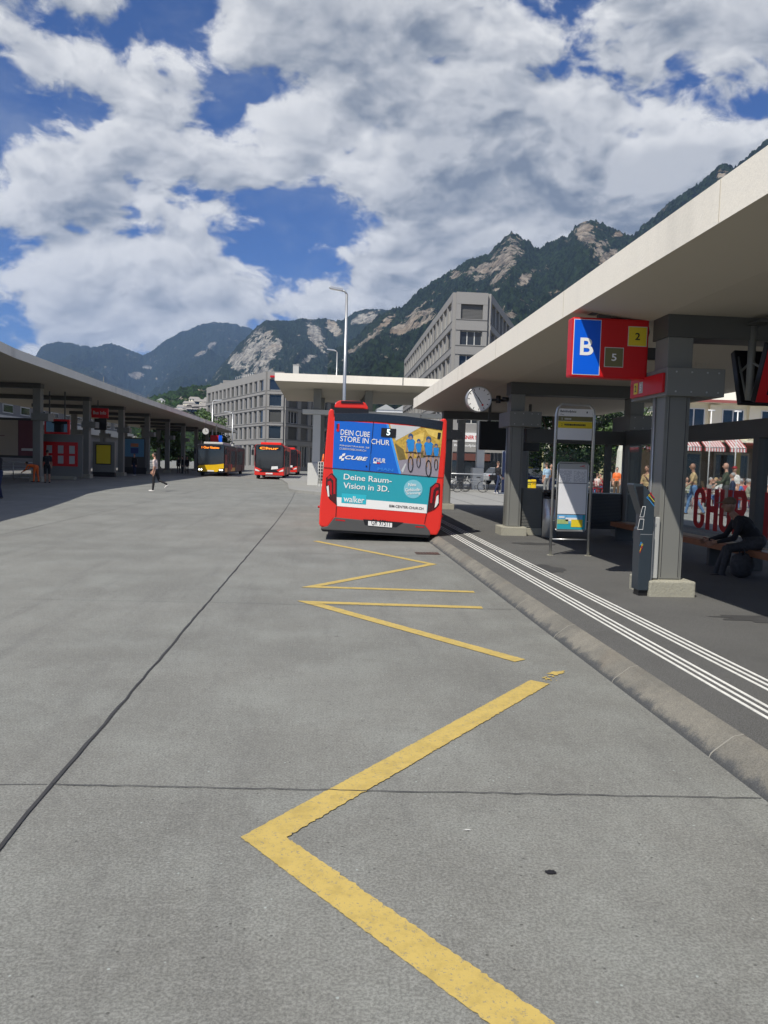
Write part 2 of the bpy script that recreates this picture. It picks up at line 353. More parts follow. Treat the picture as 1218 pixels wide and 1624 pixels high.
# ================================================================== ground
struct(MB().add([(-9000, -3000, 0), (9000, -3000, 0), (9000, 12000, 0), (-9000, 12000, 0)], [(0, 1, 2, 3)]).build('road', 'road', fix=False))
def strip(name, pts, wd, z, m, label=None):
    mb = MB(); pts = [Vector((p[0], p[1], 0)) for p in pts]; L = []; Rr = []
    for i, p in enumerate(pts):
        d = (pts[min(i+1, len(pts)-1)]-pts[max(i-1, 0)]).normalized(); n = Vector((-d.y, d.x, 0))
        ww = wd*(.75+.5*random.random())/2; L.append(p+n*ww+Vector((0, 0, z))); Rr.append(p-n*ww+Vector((0, 0, z)))
    k = len(pts); mb.add(L+Rr, [(i, i+1, k+i+1, k+i) for i in range(k-1)])
    return struct(mb.build(name, m, fix=False), label)
def wob(x0, y0, x1, y1, n=40, a=.006): return [(x0+(x1-x0)*i/n+random.uniform(-a, a), y0+(y1-y0)*i/n+random.uniform(-a, a)) for i in range(n+1)]
strip('road_joint', wob(-1.31, -3, -1.25, 17, 120)+[(-1.24, 20), (-1.27, 26), (-1.36, 33), (-1.55, 42), (-2.0, 50), (-2.8, 60)], .018, .0066, 'joint')
for y0, y1 in ((3.79, 3.60), (8.72, 8.56), (13.6, 13.5), (18.5, 18.4), (23.4, 23.3), (-1.3, -1.4)):
    strip('road_joint', wob(-1.29, y0, 2.22, y1, 60), .007, .0066, 'joint')
    strip('road_joint', wob(-14, y0+.15, -1.32, y0, 90), .006, .0045, 'jointc')
for x in (-6.3, -11.2): strip('road_joint', wob(x, -3, x-.1, 70, 160, .01), .012, .005, 'jointc')
strip('road_joint', [(-1.25, 15.0), (-.8, 14.9), (-.3, 15.05), (.2, 15.0)], .01, .0047, 'jointc')
# yellow zigzag: ragged-edged bands
def band(a, b, wd, seed, cut=0.):
    rr = random.Random(seed); a = Vector((*a, 0)); b = Vector((*b, 0)); d = (b-a); L = d.length; d.normalize(); n = Vector((-d.y, d.x, 0)); k = max(20, int(L/.022))
    mb = MB(); vs = []
    for i in range(k+1):
        t = i/k; p = a+d*L*t
        vs.append(p+n*(wd/2+rr.gauss(0, .0045))+Vector((0, 0, .0052))); vs.append(p-n*(wd/2+rr.gauss(0, .0045))+Vector((0, 0, .0052)))
    mb.add(vs, [(2*i, 2*i+1, 2*i+3, 2*i+2) for i in range(k)]); return mb
def zig(pts, wd, seed, name='road_marking'):
    "mitred zigzag band"
    rr = random.Random(seed); mb = MB(); P = [Vector((p[0], p[1], 0)) for p in pts]; left = []; right = []; segs = []
    for i, p in enumerate(P):
        if i in (0, len(P)-1):
            d = (P[1]-P[0]).normalized() if i == 0 else (P[-1]-P[-2]).normalized(); n = Vector((-d.y, d.x, 0)); o = n*wd/2
        else:
            d1 = (P[i]-P[i-1]).normalized(); d2 = (P[i+1]-P[i]).normalized(); n1 = Vector((-d1.y, d1.x, 0)); n2 = Vector((-d2.y, d2.x, 0))
            bis = (n1+n2).normalized(); o = bis*(wd/2/max(.18, bis.dot(n1)))
        left.append(p+o); right.append(p-o)
    for i in range(len(P)-1):
        L = (P[i+1]-P[i]).length; k = max(12, int(L/.014)); d = (P[i+1]-P[i]).normalized(); n = Vector((-d.y, d.x, 0)); vs = []
        for j in range(k+1):
            t = j/k; e = 0 if j in (0, k) else .003
            vs.append(left[i].lerp(left[i+1], t)+n*rr.gauss(0, e*.6)+Vector((0, 0, .0052))); vs.append(right[i].lerp(right[i+1], t)+n*rr.gauss(0, e)+Vector((0, 0, .0052)))
        mb.add(vs, [(2*j, 2*j+1, 2*j+3, 2*j+2) for j in range(k)])
    return struct(mb.build(name, 'yellow', fix=False))
zig([(1.47, .95), (-.222, 3.24), (1.67, 5.64)], .155, 1)
mb = MB(); rr = random.Random(4)      # the worn-off tip of the zigzag, in flakes
pt_ = [(1.885+(.085*math.cos(t)*.95+.035*math.sin(t))*q, 5.905+(.055*math.sin(t)+.02*math.cos(t))*q, .0052) for t, q in [(2*math.pi*i/44, rr.uniform(.62, 1.15)) for i in range(44)]]
mb.add(pt_, [tuple(range(44))])
for i in range(22):
    x = 1.70+rr.random()*.17; y = 5.66+(x-1.70)*1.1+rr.gauss(0, .035); r = .005+rr.random()*.016
    mb.add([(x+r*rr.uniform(.5, 1.1)*math.cos(a), y+r*rr.uniform(.5, 1.1)*math.sin(a), .0054+i*.00003) for a in np.linspace(0, 5.4, 7)], [tuple(range(7))])
struct(mb.build('road_marking', 'yellow', fix=False))
zig([(1.68, 6.27), (-.14, 8.83), (1.85, 8.66)], .14, 2)
zig([(1.97, 9.75), (-.14, 9.93), (1.80, 12.45), (-.15, 15.75)], .13, 3)
# small things lying on the road
struct(MB().add([(.945+.025*math.cos(a)*q, 2.93+.016*math.sin(a)*q, .006) for a, q in zip(np.linspace(0, 5.9, 16), [1, .8, 1.1, .9]*4)], [tuple(range(16))]).build('road_stain', 'black', fix=False))
struct(MB().add([(.675+.018*math.cos(a)*q, 3.29+.007*math.sin(a)*q, .006) for a, q in zip(np.linspace(0, 5.9, 12), [1, .6, 1.2, .8]*3)], [tuple(range(12))]).build('road_stain', 'pale', fix=False))
dr = thing('drain_grate', 'rusty iron drain grate set in the road beside the kerb behind the bus', 'drain', (1.92, 13.95, 0))
B(-.22, .22, -.16, .16, .003, .008).build('frame', 'rust', dr)
for i in range(8):
    x = -.185+i*.053; B(x-.008, x+.008, -.14, .14, .0085, .013).build('bar', 'black', dr)
# kerb: sloping stone with a rounded top, in blocks with mortar joints
prof = [(2.235, -.05), (2.238, .0), (2.243, .012), (2.248, .022), (2.262, .036), (2.36, .112), (2.375, .122), (2.435, .134), (2.435, -.05)]
y = -3.35; i = 0
kmb = MB(); jmb = MB()
while y < 30:
    n = len(prof); o = kmb
    vs = [(x, y+.003, z) for x, z in prof]+[(x, y+1.497, z) for x, z in prof]
    o.add(vs, [tuple(range(n))[::-1], tuple(range(n, 2*n))]); a = len(o.v)-2*n
    for k in range(n-1): o.f.append((a+k, a+k+1, a+n+k+1, a+n+k)); o.m.append(0); o.sm.append(False)
    vs = [(x-(.002 if j < 5 else 0), y-.006, z+.0015) for j, (x, z) in enumerate(prof)]+[(x-(.002 if j < 5 else 0), y+.006, z+.0015) for j, (x, z) in enumerate(prof)]
    jmb.add(vs, [(k, k+1, n+k+1, n+k) for k in range(n-1)]); y += 1.5
struct(kmb.build('kerb', ['kerb', 'kerbdark'])); struct(jmb.build('kerb_joint', 'mortar'))
struct(B(2.435, 10.4, -4, 30, -.1, .130).build('pavement', 'asphalt'))
struct(B(10.4, 70, -4, 30, -.1, .124).build('plaza', 'plaza'))
# island and plaza beyond the bus stop, with a rounded corner
pts = [(2.44, 30.001), (2.44, 32.5), (2.0, 35), (.9, 37.2), (-.4, 38.7), (-1.3, 40.2), (-1.75, 42), (-1.9, 44.5), (-2.3, 52), (-3.2, 62), (-4, 70), (-4, 78), (70, 78), (70, 30.001)]
struct(MB().prism(pts, -.1, .125, axis='z').build('plaza', 'plaza'))
kp = pts[:11]; kb = MB()
for i in range(len(kp)-1):
    a = Vector((*kp[i], 0)); b = Vector((*kp[i+1], 0)); d = (b-a).normalized(); n = Vector((-d.y, d.x, 0))*.14
    kb.add([a-n*.2, b-n*.2, b+n, a+n]+[p+Vector((0, 0, .139)) for p in (a, b, b+n, a+n)], [(4, 5, 6, 7), (0, 1, 5, 4), (2, 3, 7, 6), (1, 2, 6, 5), (3, 0, 4, 7)])
struct(kb.build('kerb', 'plaza'))
for k in range(10):
    struct(MB().add([(2.5+k*1.7, 30.05, .129), (2.53+k*1.7, 30.05, .129), (2.9+k*1.7, 60, .129), (2.86+k*1.7, 60, .129)], [(0, 1, 2, 3)]).build('plaza_joint', 'jointc', fix=False))
# tactile guide lines
def tline(x0, x1, y0=-3.5, y1=29.):
    mb = MB(); k = 60
    for j in range(k):
        a = y0+(y1-y0)*j/k; b = y0+(y1-y0)*(j+1)/k-.004
        mb.box(x0, x1, a, b, .131, .1345)
    return struct(mb.build('tactile_line', 'white', fix=False))
for x in (2.740, 2.808, 2.876): tline(x, x+.026)
for x in (3.10, 3.168, 3.236): tline(x, x+.026)
# damp dark patches on the platform asphalt
stain = mat('damp_asphalt', (.055, .055, .055), .6, .25, 3)
for cx_, cy_, rx, ry, sd in ((5.0, 7.6, 1.0, .24, 1), (3.35, 11.2, .25, .5, 2), (4.2, 14.9, .5, .25, 3)):
    r2 = random.Random(sd); struct(MB().add([(cx_+rx*math.cos(t)*q, cy_+ry*math.sin(t)*q, .1335) for t, q in [(2*math.pi*i/26, r2.uniform(.72, 1.12)) for i in range(26)]], [tuple(range(26))]).build('damp_patch', stain, fix=False))
# left platform
struct(MB().prism([(-15.9, 10), (-15.7, 40), (-15.7, 118), (-60, 118), (-60, 10)], -.05, .02, axis='z').build('pavement', mat('left_pavement', (.16, .16, .155), .8, .15, .7)))

# ================================================================== right canopy
can = thing('bus_stop_canopy', 'cream concrete bus stop canopy on grey steel portals over the right platform, nearest canopy', 'canopy', (3.06, 8.9, 0))
ox, oy = 3.06, 8.9
mb = MB(); pr = [(3.06, 3.60), (3.06, 3.945), (9.8, 3.945), (9.8, 3.60), (8.9, 3.50), (4.0, 3.50)]
mb.prism([(x-ox, z) for x, z in pr], -5-oy, 27.1-oy, axis='y')
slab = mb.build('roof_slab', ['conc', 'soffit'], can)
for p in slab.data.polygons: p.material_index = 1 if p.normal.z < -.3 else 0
for y in np.arange(-2, 27, 4.0): B(3.0565-ox, 3.0595-ox, y-oy, y+.006-oy, 3.61, 3.94).build('joint_line', 'soffit', can)
def portal(parent, X, Y, x0, dx2, zb, zcol, ztop, cw, cd, coll, mats=('steel', 'steelD', 'plinth'), plz=.19, second=True, beam_end=None):
    "column pair with collars, plinths and a top beam; x0 is the first column's left side"
    st, sd, pl = mats
    for k, xx in enumerate((x0, x0+dx2)):
        if k and not second: break
        a = xx-X
        cm = MB(); 
        cm.box(a, a+cw, Y, Y+cd, zb+plz, ztop)
        cm.box(a+.03, a+cw-.03, Y-.012, Y+.001, zb+plz+.01, coll[0]-.001)
        col_ = cm.build('column', st if zcol else sd, parent, bevel=.006)
        if parent.name.startswith('bus_stop'):
            for sx_ in (.045, cw-.053): B(a+sx_, a+sx_+.006, Y-.0145, Y-.0125, zb+plz+.03, coll[0]-.01).build('seam', 'dark', col_)
            MB().tube([(a-.012, Y+cd*.7, zb+plz), (a-.012, Y+cd*.7, coll[0])], .011, 8).build('conduit', 'galv', col_)
            bo = MB()
            for bx_ in (.06, .25, .44, .58):
                for bz_ in (coll[0]+.05, coll[1]-.05): MB().tube([(a+bx_, Y-.135, bz_), (a+bx_, Y-.13, bz_)], .011, 8).build('bolt', 'galv', col_)
        B(a-.05, a+coll[2], Y-.13, Y+coll[3], coll[0], coll[1]).build('collar', st, parent, bevel=.008)
        if plz > 0: B(a-.14, a+cw+.12, Y-.15, Y+cd+.12, zb-.02, zb+plz).build('plinth', pl, parent, bevel=.02)
    e = (beam_end if beam_end is not None else x0+dx2+cw)-X
    B(x0-X-.02, e, Y-.02, Y+cd+.05, ztop+.0005, ztop+.27).build('crossbeam', sd, parent, bevel=.006)
for i, Y in enumerate((-6.6, 1.2, 9.0, 16.75, 26.3)):
    if Y < 0: continue
    portal(can, ox, Y-oy, 4.05, 2.7, .13, True, 3.235, .31, .36, (2.53, 2.86, .66, .92))
# electrical box fixed on the near column
bx = B(3.955-ox, 4.045-ox, 8.955-oy, 9.2-oy, .335, 1.08).build('junction_box', 'grey', can, bevel=.012)
B(3.985-ox, 4.0-ox, 8.951-oy, 8.954-oy, .97, 1.0).build('lock', 'alu', bx)
for Y in (9.0, 16.75):
    sp = MB()
    for k in range(14):
        x = 4.25-ox+.03*k; sp.tube([(x, Y-oy+.2, 2.86), (x+random.uniform(-.02, .02), Y-oy+.16, 2.97)], .0015, 3)
    sp.build('bird_spikes', 'galv', can)
# ---- louvred vent panel between column 2 and the cross wall
lp = thing('vent_panel', 'dark louvred metal panel standing beside the second column', 'vent panel', (4.6, 16.75, .13))
B(-.2, .26, .05, .25, .0, .16).build('base', 'plinth', lp, bevel=.01)
mb = MB().box(-.2, .26, .1, .22, .161, 1.05)
for k in range(26): mb.box(-.19, .25, .07, .1, .19+k*.033, .205+k*.033)
mb.build('louvres', 'steel', lp)

# ================================================================== windbreak with lettering
wb = thing('glass_windbreak', 'glass windbreak with dark steel frame and big red letters behind the bench', 'windbreak', (6.75, 11., .13))
X0, Y0, Z0 = 6.75, 11., .13
def WB(n, x0, x1, y0, y1, z0, z1, m, **k): return B(x0-X0, x1-X0, y0-Y0, y1-Y0, z0-Z0, z1-Z0).build(n, m, wb, **k)
WB('top_beam', 6.66, 6.84, -3, 16.70, 2.2, 2.49, 'steelD', bevel=.005)
WB('top_beam', 4.45, 6.90, 16.85, 17.05, 2.2, 2.50, 'steelD', bevel=.005)
for y in (4.0, 7.7, 11.42, 14.9): WB('post', 6.66, 6.84, y, y+.16, .135, 2.2, 'steelD')
WB('bottom_rail', 6.70, 6.80, -3, 16.7, .42, .50, 'galv')
for a, b in ((4.17, 7.69), (7.87, 11.41), (11.59, 14.89), (15.07, 16.69)):
    WB('glass_pane', 6.745, 6.757, a, b, .505, 2.195, 'glass')
WB('lower_panel', 4.80, 6.70, 16.9, 17.0, .30, 1.10, 'steelD')
lm = MB()
for k in range(24): lm.box(4.80-X0, 6.7-X0, 16.87-Y0, 16.895-Y0, .32-Z0+k*.032, .338-Z0+k*.032)
lm.build('louvres', 'char', wb)
WB('glass_pane', 4.5, 6.70, 16.94, 16.95, 1.12, 2.195, 'glass')
WB('bottom_rail', 4.5, 6.70, 16.9, 17.0, 1.101, 1.12, 'galv')
WB('post', 6.3, 6.42, 16.88, 17.02, 1.121, 2.199, 'steelD')
def letters(s, y_start, y_end, z0, z1): 
    return text('lettering', s, (0, y_start-y_end, z0-Z0, z1-Z0), 'dkred', wb, O=(6.74-X0, y_start-Y0, 0), U=(0, -1, 0), V=(0, 0, 1), bold=.055, lay=.006)
def arcp(cx_, cy_, rx, ry, a0, a1, n=8): return [(cx_+rx*math.cos(R_(a0+(a1-a0)*i/n)), cy_+ry*math.sin(R_(a0+(a1-a0)*i/n))) for i in range(n+1)]
GL = dict(C=[arcp(.5, .78, .5, .22, 0, 180)+arcp(.5, .22, .5, .22, 180, 360)+[(1, .36), (.62, .36)]+arcp(.5, .22, .14, .10, 0, -180)+arcp(.5, .78, .14, .10, 180, 0)+[(.62, .64), (1, .64)]],
 H=[[(0, 0), (.36, 0), (.36, .43), (.64, .43), (.64, 0), (1, 0), (1, 1), (.64, 1), (.64, .59), (.36, .59), (.36, 1), (0, 1)]],
 U=[[(0, 1), (0, .2)]+arcp(.5, .2, .5, .2, 180, 360)+[(1, 1), (.64, 1), (.64, .22)]+arcp(.5, .22, .14, .08, 0, -180)+[(.36, 1)]],
 R=[[(0, 0), (.36, 0), (.36, .42), (.52, .42), (.64, 0), (1, 0), (.86, .48), (1, .58), (1, .85), (.82, 1), (0, 1), (0, .85), (.60, .85), (.64, .8), (.64, .62), (.6, .57), (.36, .57), (.36, .85), (0, .85)]], I=[[(0, 0), (1, 0), (1, 1), (0, 1)]])
for ch, p0, p1 in (('C', 1100.5, 1118.5), ('H', 1120.5, 1139.5), ('U', 1141.5, 1161), ('R', 1163, 1184.5), ('I', 1212.5, 1221)):
    ya, yb_ = atX(p0, 800, 6.74).y, atX(p1, 800, 6.74).y
    decal('lettering', ['dkred'], [([(u*(ya-yb_), .635-Z0+.725*v) for u, v in g_], 0, 2) for g_ in GL[ch]], (6.742-X0, ya-Y0, 0), (0, -1, 0), (0, 0, 1), wb)
# ---- bench
bn = thing('bench', 'long wooden slatted bench running along the glass windbreak', 'bench', (6.35, 10, .13))
for k in range(5):
    B(-.12+k*.09, -.045+k*.09, -5.5, 6.2, .36, .395).build('seat_slat', 'wood' if k < 2 else 'woodpale', bn)
B(-.145, -.125, -5.5, 6.2, .30, .395).build('front_board', 'wood', bn)
for y in (-4.6, -2.4, -.2, 2.0, 4.2, 6.0): B(-.08, .28, y, y+.08, 0, .36).build('support', 'steelD', bn)

# ================================================================== hanging stop sign B
sg = thing('stop_sign', 'red box sign with blue letter B panel and numbers 2 and 5 under the canopy', 'sign', (3.52, 9.45, 3.143)); sg.scale = (1.167,)*3
B(-.43, .41, 0, .17, -.315, .315).build('casing', 'signred', sg, bevel=.02)
O = (0, -.002, 0); U = (1, 0, 0); V = (0, 0, 1)
p = decal('platform_panel', ['wht', 'signblue'], [(rect(-.415, -.117, -.292, .292), 0, 0), (rect(-.409, -.123, -.286, .286), 1, 1)], O, U, V, sg)
text('lettering', 'B', (-.340, -.195, -.085, .098), 'wht', p, O, U, V, bold=.02)
def numplate(n, x, z, m, mt):
    q = decal('route_plate', ['pale', m], [(rect(x-.105, x+.105, z-.105, z+.105), 0, 0), (rect(x-.098, x+.098, z-.098, z+.098), 1, 1)], O, U, V, sg)
    text('lettering', n, (x-.027, x+.027, z-.038, z+.038), mt, q, O, U, V, bold=.015)
numplate('2', .283, .135, 'signyel', 'black'); numplate('5', .035, -.095, 'olive', 'wht')
B(-.22, .06, .02, .15, .365, .38).build('ceiling_plate', 'steelD', sg); B(-.13, .0, .05, .12, .316, .365).build('hanger', 'steelD', sg)
B(.412, .56, .04, .13, -.09, .03).build('bracket', 'steelD', sg)
MB().tube([(-.05, .08, .33), (.1, .09, .335), (.35, .09, .34), (.43, .1, .31), (.45, .1, .2), (.43, .12, .08), (.47, .12, .0), (.52, .1, -.02)], .008, 6).build('cable', 'black', sg)
rs = thing('route_sign', 'small red route strip with 2 and 5 on the collar of the near column', 'sign', (4.0, 9.4, 2.7))
B(-.035, -.001, -.48, .48, -.13, .10).build('casing', 'signred', rs, bevel=.005)
q = decal('route_plate', ['signyel', 'grey'], [(rect(-.36, -.24, -.09, .05), 0, 0), (rect(-.20, -.08, -.09, .05), 1, 0)], (-.037, 0, 0), (0, -1, 0), (0, 0, 1), rs)
# numbers stand on the far half of the strip
for o_ in (q,): o_.location = (0, 0, 0)
text('lettering', '2', (-.325, -.275, -.06, .02), 'black', q, (-.037, 0, 0), (0, -1, 0), (0, 0, 1), bold=.02)
text('lettering', '5', (-.165, -.115, -.06, .02), 'wht', q, (-.037, 0, 0), (0, -1, 0), (0, 0, 1), bold=.02)

# ================================================================== station clock
ck = thing('station_clock', 'round white station clock with black hands hanging from the canopy column', 'clock', (3.37, 16.95, 3.115)); ck.scale = (1.09,)*3
mb = MB(); mb.tube([(0, 0, 0), (0, .14, 0)], .262, 40); mb.build('housing', 'galv', ck)
MB().ring((0, -.002, 0), .25, .014, (0, 1, 0), 40, 6).build('rim', 'galv', ck)
cf = decal('clock_face', ['wht', 'black'], [(circ(0, 0, .243, 40), 0, 0)]+[([( .19*math.sin(a)-wd*math.cos(a), .19*math.cos(a)+wd*math.sin(a)), (.19*math.sin(a)+wd*math.cos(a), .19*math.cos(a)-wd*math.sin(a)), (.228*math.sin(a)+wd*math.cos(a), .228*math.cos(a)-wd*math.sin(a)), (.228*math.sin(a)-wd*math.cos(a), .228*math.cos(a)+wd*math.sin(a))], 1, 1) for a, wd in [(math.pi*k/6, .007) for k in range(12)]], (0, -.003, 0), U, V, ck)
def hand(ang, l, wd, m, lay, back=.04):
    d = Vector((math.sin(ang), math.cos(ang))); n = Vector((d.y, -d.x))*wd
    P_ = [d*-back+n, d*-back-n, d*l-n*.7, d*l+n*.7]; return decal('hand', [m], [([tuple(x) for x in P_], 0, lay)], (0, -.003, 0), U, V, ck)
hand(R_(-37), .20, .006, 'black', 3); hand(R_(146), .145, .009, 'black', 2)
decal('hand', ['signred'], [(circ(.075, -.115, .021, 16), 0, 4)], (0, -.003, 0), U, V, ck)
MB().tube([(.25, .07, 0), (.55, .1, 0)], .028, 8).tube([(.42, .1, -.06), (.42, .1, .09)], .05, 10).tube([(.5, .1, .03), (.66, .08, .02)], .045, 8).tube([(.62, .12, -.02), (.62, .12, .06)], .075, 12).build('bracket', 'black', ck)

# ================================================================== timetable stand
tb = thing('timetable_stand', 'tubular steel bus stop stand with yellow route header and framed timetable on the platform', 'timetable stand', (4.27, 13., .13))
MB().tube([(-.335, 0, 0), (-.335, 0, 2.42), (-.31, 0, 2.53), (-.24, 0, 2.6), (.24, 0, 2.6), (.31, 0, 2.53), (.335, 0, 2.42), (.335, 0, 0)], .025, 10).build('frame', 'galv', tb)
MB().tube([(-.335, 0, .28), (.335, 0, .28)], .013, 8).build('crossbar', 'galv', tb)
MB().box(-.26, .26, -.02, .02, .44, 1.60).build('case', 'char', tb, bevel=.01)
MB().tube([(-.27, -.012, .46), (-.27, -.012, 1.57), (-.24, -.012, 1.61), (.24, -.012, 1.61), (.27, -.012, 1.57), (.27, -.012, .46), (.24, -.012, .43), (-.24, -.012, .43), (-.27, -.012, .46)], .013, 8).build('case_frame', 'galv', tb)
for z in (.6, 1.3): MB().tube([(-.335, 0, z), (-.27, 0, z)], .01, 6).tube([(.335, 0, z), (.27, 0, z)], .01, 6).build('clamp', 'galv', tb)
for sx_ in (-1, 1): MB().tube([(sx_*.335, 0, 0), (sx_*.335, 0, .006)], .06, 14).build('foot', 'plinth', tb)
O = (0, -.024, 0)
r3 = random.Random(3)
polys = [(rect(-.25, .25, .455, 1.59), 0, 0), (rect(-.245, .245, 1.26, 1.50), 1, 1), (rect(-.245, .245, .72, 1.25), 1, 1)]
for k in range(2):
    for j in range(13):
        for i in range(9):
            if r3.random() < .75: polys.append((rect(-.23+k*.245+i*.023, -.213+k*.245+i*.023, 1.275+j*.0155, 1.282+j*.0155), 2, 2))
sc_ = decal('timetable_sheet', ['grey', 'paper', mat('print_grey', (.32, .33, .38), .6)], polys, O, U, V, tb)
decal('map_sheet', ['teal', mat('map_blue', (.12, .36, .62), .5, .5, 9), mat('map_green', (.35, .45, .18), .5, .5, 9), 'signyel', 'paper'], [(rect(-.245, .245, .46, .71), 0, 1), (rect(-.245, .2, .56, .71), 1, 2), (rect(-.245, -.05, .55, .63), 2, 3), (rect(-.1, .1, .60, .66), 4, 3), (rect(0., .2, .50, .63), 3, 4), (rect(-.22, -.12, .655, .68), 4, 3)], O, U, V, tb)
decal('bar', ['char'], [(rect(-.25, .25, .712, .722), 0, 3), (rect(-.25, .25, 1.252, 1.262), 0, 3)], O, U, V, tb)
decal('logo', ['signred'], [([(.11, 1.54), (.2, 1.565), (.2, 1.573), (.11, 1.548)], 0, 2), ([(.14, 1.55), (.21, 1.535), (.21, 1.543), (.14, 1.558)], 0, 2)], O, U, V, tb)
MB().box(-.3, .3, -.012, .012, 2.0, 2.53).build('header_board', 'paper', tb)
O2 = (0, -.0135, 0)
decal('header_stripe', ['olive', 'signyel', 'wht'], [(rect(-.3, .3, 2.32, 2.40), 0, 0), (rect(-.3, .3, 2.2, 2.315), 1, 0), (rect(-.3, .3, 2.405, 2.53), 2, 0)], O2, U, V, tb)
text('lettering', 'Bahnhofplatz', (-.27, .01, 2.455, 2.505), 'black', tb, O2, U, V, bold=.01); text('lettering', 'Chur', (-.27, -.2, 2.42, 2.445), 'char', tb, O2, U, V)
text('lettering', '5', (-.245, -.225, 2.34, 2.375), 'wht', tb, O2, U, V); text('lettering', '2', (-.245, -.225, 2.235, 2.275), 'char', tb, O2, U, V)
lines = []; x = -.19
for k in range(16):
    l = .012+r3.random()*.018; lines.append((rect(x, x+l, 2.24+r3.random()*.004, 2.272), 0, 1)); x += l+.005
x = -.19
for k in range(5):
    l = .012+r3.random()*.012; lines.append((rect(x, x+l, 2.343, 2.37), 1, 1)); x += l+.005
decal('small_print', ['char', 'pale'], lines, O2, U, V, tb)
decal('stop_symbol', ['char'], [(circ(.2, 2.48, .012, 10), 0, 1), (rect(.19, .21, 2.46, 2.47), 0, 1)], O2, U, V, tb)

# ================================================================== ticket machine
tm = thing('ticket_machine', 'slim slate grey ticket machine with hooded screen beside the near column', 'ticket machine', (3.84, 8.97, .13)); tm.scale = (.8, .65, 1)
prf = [(-.075, .07), (-.085, .80), (-.055, .83), (-.06, .98), (-.225, 1.33), (-.215, 1.35), (-.09, 1.345), (.02, 1.27), (.115, 1.17), (.12, .83), (.11, .78), (.115, .07)]
MB().prism([(x, z) for x, z in prf], -.13, .18, axis='y').build('cabinet', 'slate', tm, bevel=.008)
MB().box(-.05, .09, -.09, .14, 0, .07).build('foot', 'black', tm)
MB().box(-.078, .1125, -.133, -.131, .74, .748).box(.118, .13, -.12, .17, 0.0, .78).build('trim', 'galv', tm)
MB().prism([(-.19, 1.31), (-.07, 1.32), (-.05, 1.02), (-.085, 1.02)], -.134, -.131).build('screen_hood', 'black', tm)
decal('reader_outline', ['wht', 'slate'], [([(-.11, .80), (-.025, .80), (-.015, .93), (-.085, .93)], 0, 0), ([(-.104, .806), (-.031, .806), (-.022, .924), (-.08, .924)], 1, 1), ([(-.085, .95), (-.02, .95), (0., 1.08), (-.05, 1.08)], 0, 0), ([(-.079, .956), (-.026, .956), (-.008, 1.074), (-.046, 1.074)], 1, 1)], (-.02, -.136, 0), U, V, tm)
def dline(m, x, z, dx, dz, r): 
    d = Vector((dx, dz)).normalized(); n = Vector((-d.y, d.x))*.004
    a = Vector((x, z)); b = a+Vector((dx, dz)); return [([tuple(a+n), tuple(a-n), tuple(b-n), tuple(b+n)], m, 0), (circ(x, z, .013, 12), m, 1), (circ(x, z, .007, 10), 3, 2)]
decal('decoration_line', ['signred', 'signyel', mat('line_blue', (.04, .3, .7), .4), 'slate'], dline(0, .045, 1.235, .06, -.055, 1)+dline(1, .025, 1.21, .085, -.075, 1)+dline(2, 0, 1.185, .11, -.1, 1), (0, -.1345, 0), U, V, tm)
decal('decoration_line', ['signred', 'signyel', MATS['line_blue'], 'slate'], dline(2, -.06, .64, -.02, -.03, 1)+dline(1, -.045, .62, -.03, -.08, 1)+dline(0, -.05, .59, -.025, -.07, 1), (0, -.1345, 0), U, V, tm)

# ================================================================== litter bin
lb = thing('litter_bin', 'round steel litter bin with black top next to the vent panel', 'bin', (4.86, 16.2, .13))
MB().tube([(0, 0, .02), (0, 0, .85)], .155, 24).build('drum', 'alu', lb)
MB().tube([(0, 0, .85), (0, 0, .90)], .15, 24).tube([(0, 0, .98), (0, 0, 1.04)], .16, 24).tube([(-.14, 0, .9), (-.14, 0, .98)], .015).tube([(.14, 0, .9), (.14, 0, .98)], .015).tube([(0, .14, .9), (0, .14, .98)], .06).build('hood', 'black', lb)
MB().box(-.045, .03, -.159, -.15, .5, .68).build('sticker', 'signred', lb)

# ================================================================== departure displays
def hang_display(name, label, loc, sz=(1.5, .68), tilt=.2, red=True):
    t = thing(name, label, 'display', loc)
    L, H = sz
    for s in (-1, 1):
        mx = Matrix.Translation((s*.26, 0, 0)) @ Matrix.Rotation(s*tilt, 4, 'Y')
        scr = MB().box(-.05, .05, -L/2, L/2, -H/2, H/2, mx=mx).build('screen_housing', 'black', t, bevel=.012)
        fr = MB()
        for (a, b, c, d) in ((-L/2+.01, L/2-.01, H/2-.09, H/2-.01), (-L/2+.01, L/2-.01, -H/2+.01, -H/2+.1), (-L/2+.01, -L/2+.12, -H/2+.1, H/2-.09), (L/2-.12, L/2-.01, -H/2+.1, H/2-.09)):
            fr.box(s*.051, s*.056, a, b, c, d, mx=mx)
        fr.build('frame', 'signred', scr)
        sp = MB().box(s*.051, s*.053, -L/2+.12, L/2-.12, -H/2+.1, H/2-.09, mx=mx).build('screen', 'wind', scr)
    for q in (-L/2+.04, L/2-.04):
        MB().tube([(0, q, -.3), (0, q, .58)], .045, 12).tube([(-.26, q, .05), (0, q, .16), (.26, q, .05)], .016, 8).tube([(-.3, q, .26), (-.06, q, -.28)], .014, 6).tube([(.3, q, .26), (.06, q, -.28)], .014, 6).build('hanger', 'steel', t)
        B(-.3, .3, q-.09, q+.09, .58, .61).build('ceiling_plate', 'steelD', t)
    return t
d1_ = hang_display('departure_display', 'back-to-back red framed departure display hanging in a V at the right picture edge', (5.80, 9.0, 2.82), (1.5, .70), .33)
d1_.rotation_euler = (0, 0, R_(-90))
dd = thing('departure_display', 'dark departure display seen from behind, hanging under the canopy below the clock', 'display', (5.35, 22.4, 2.6))
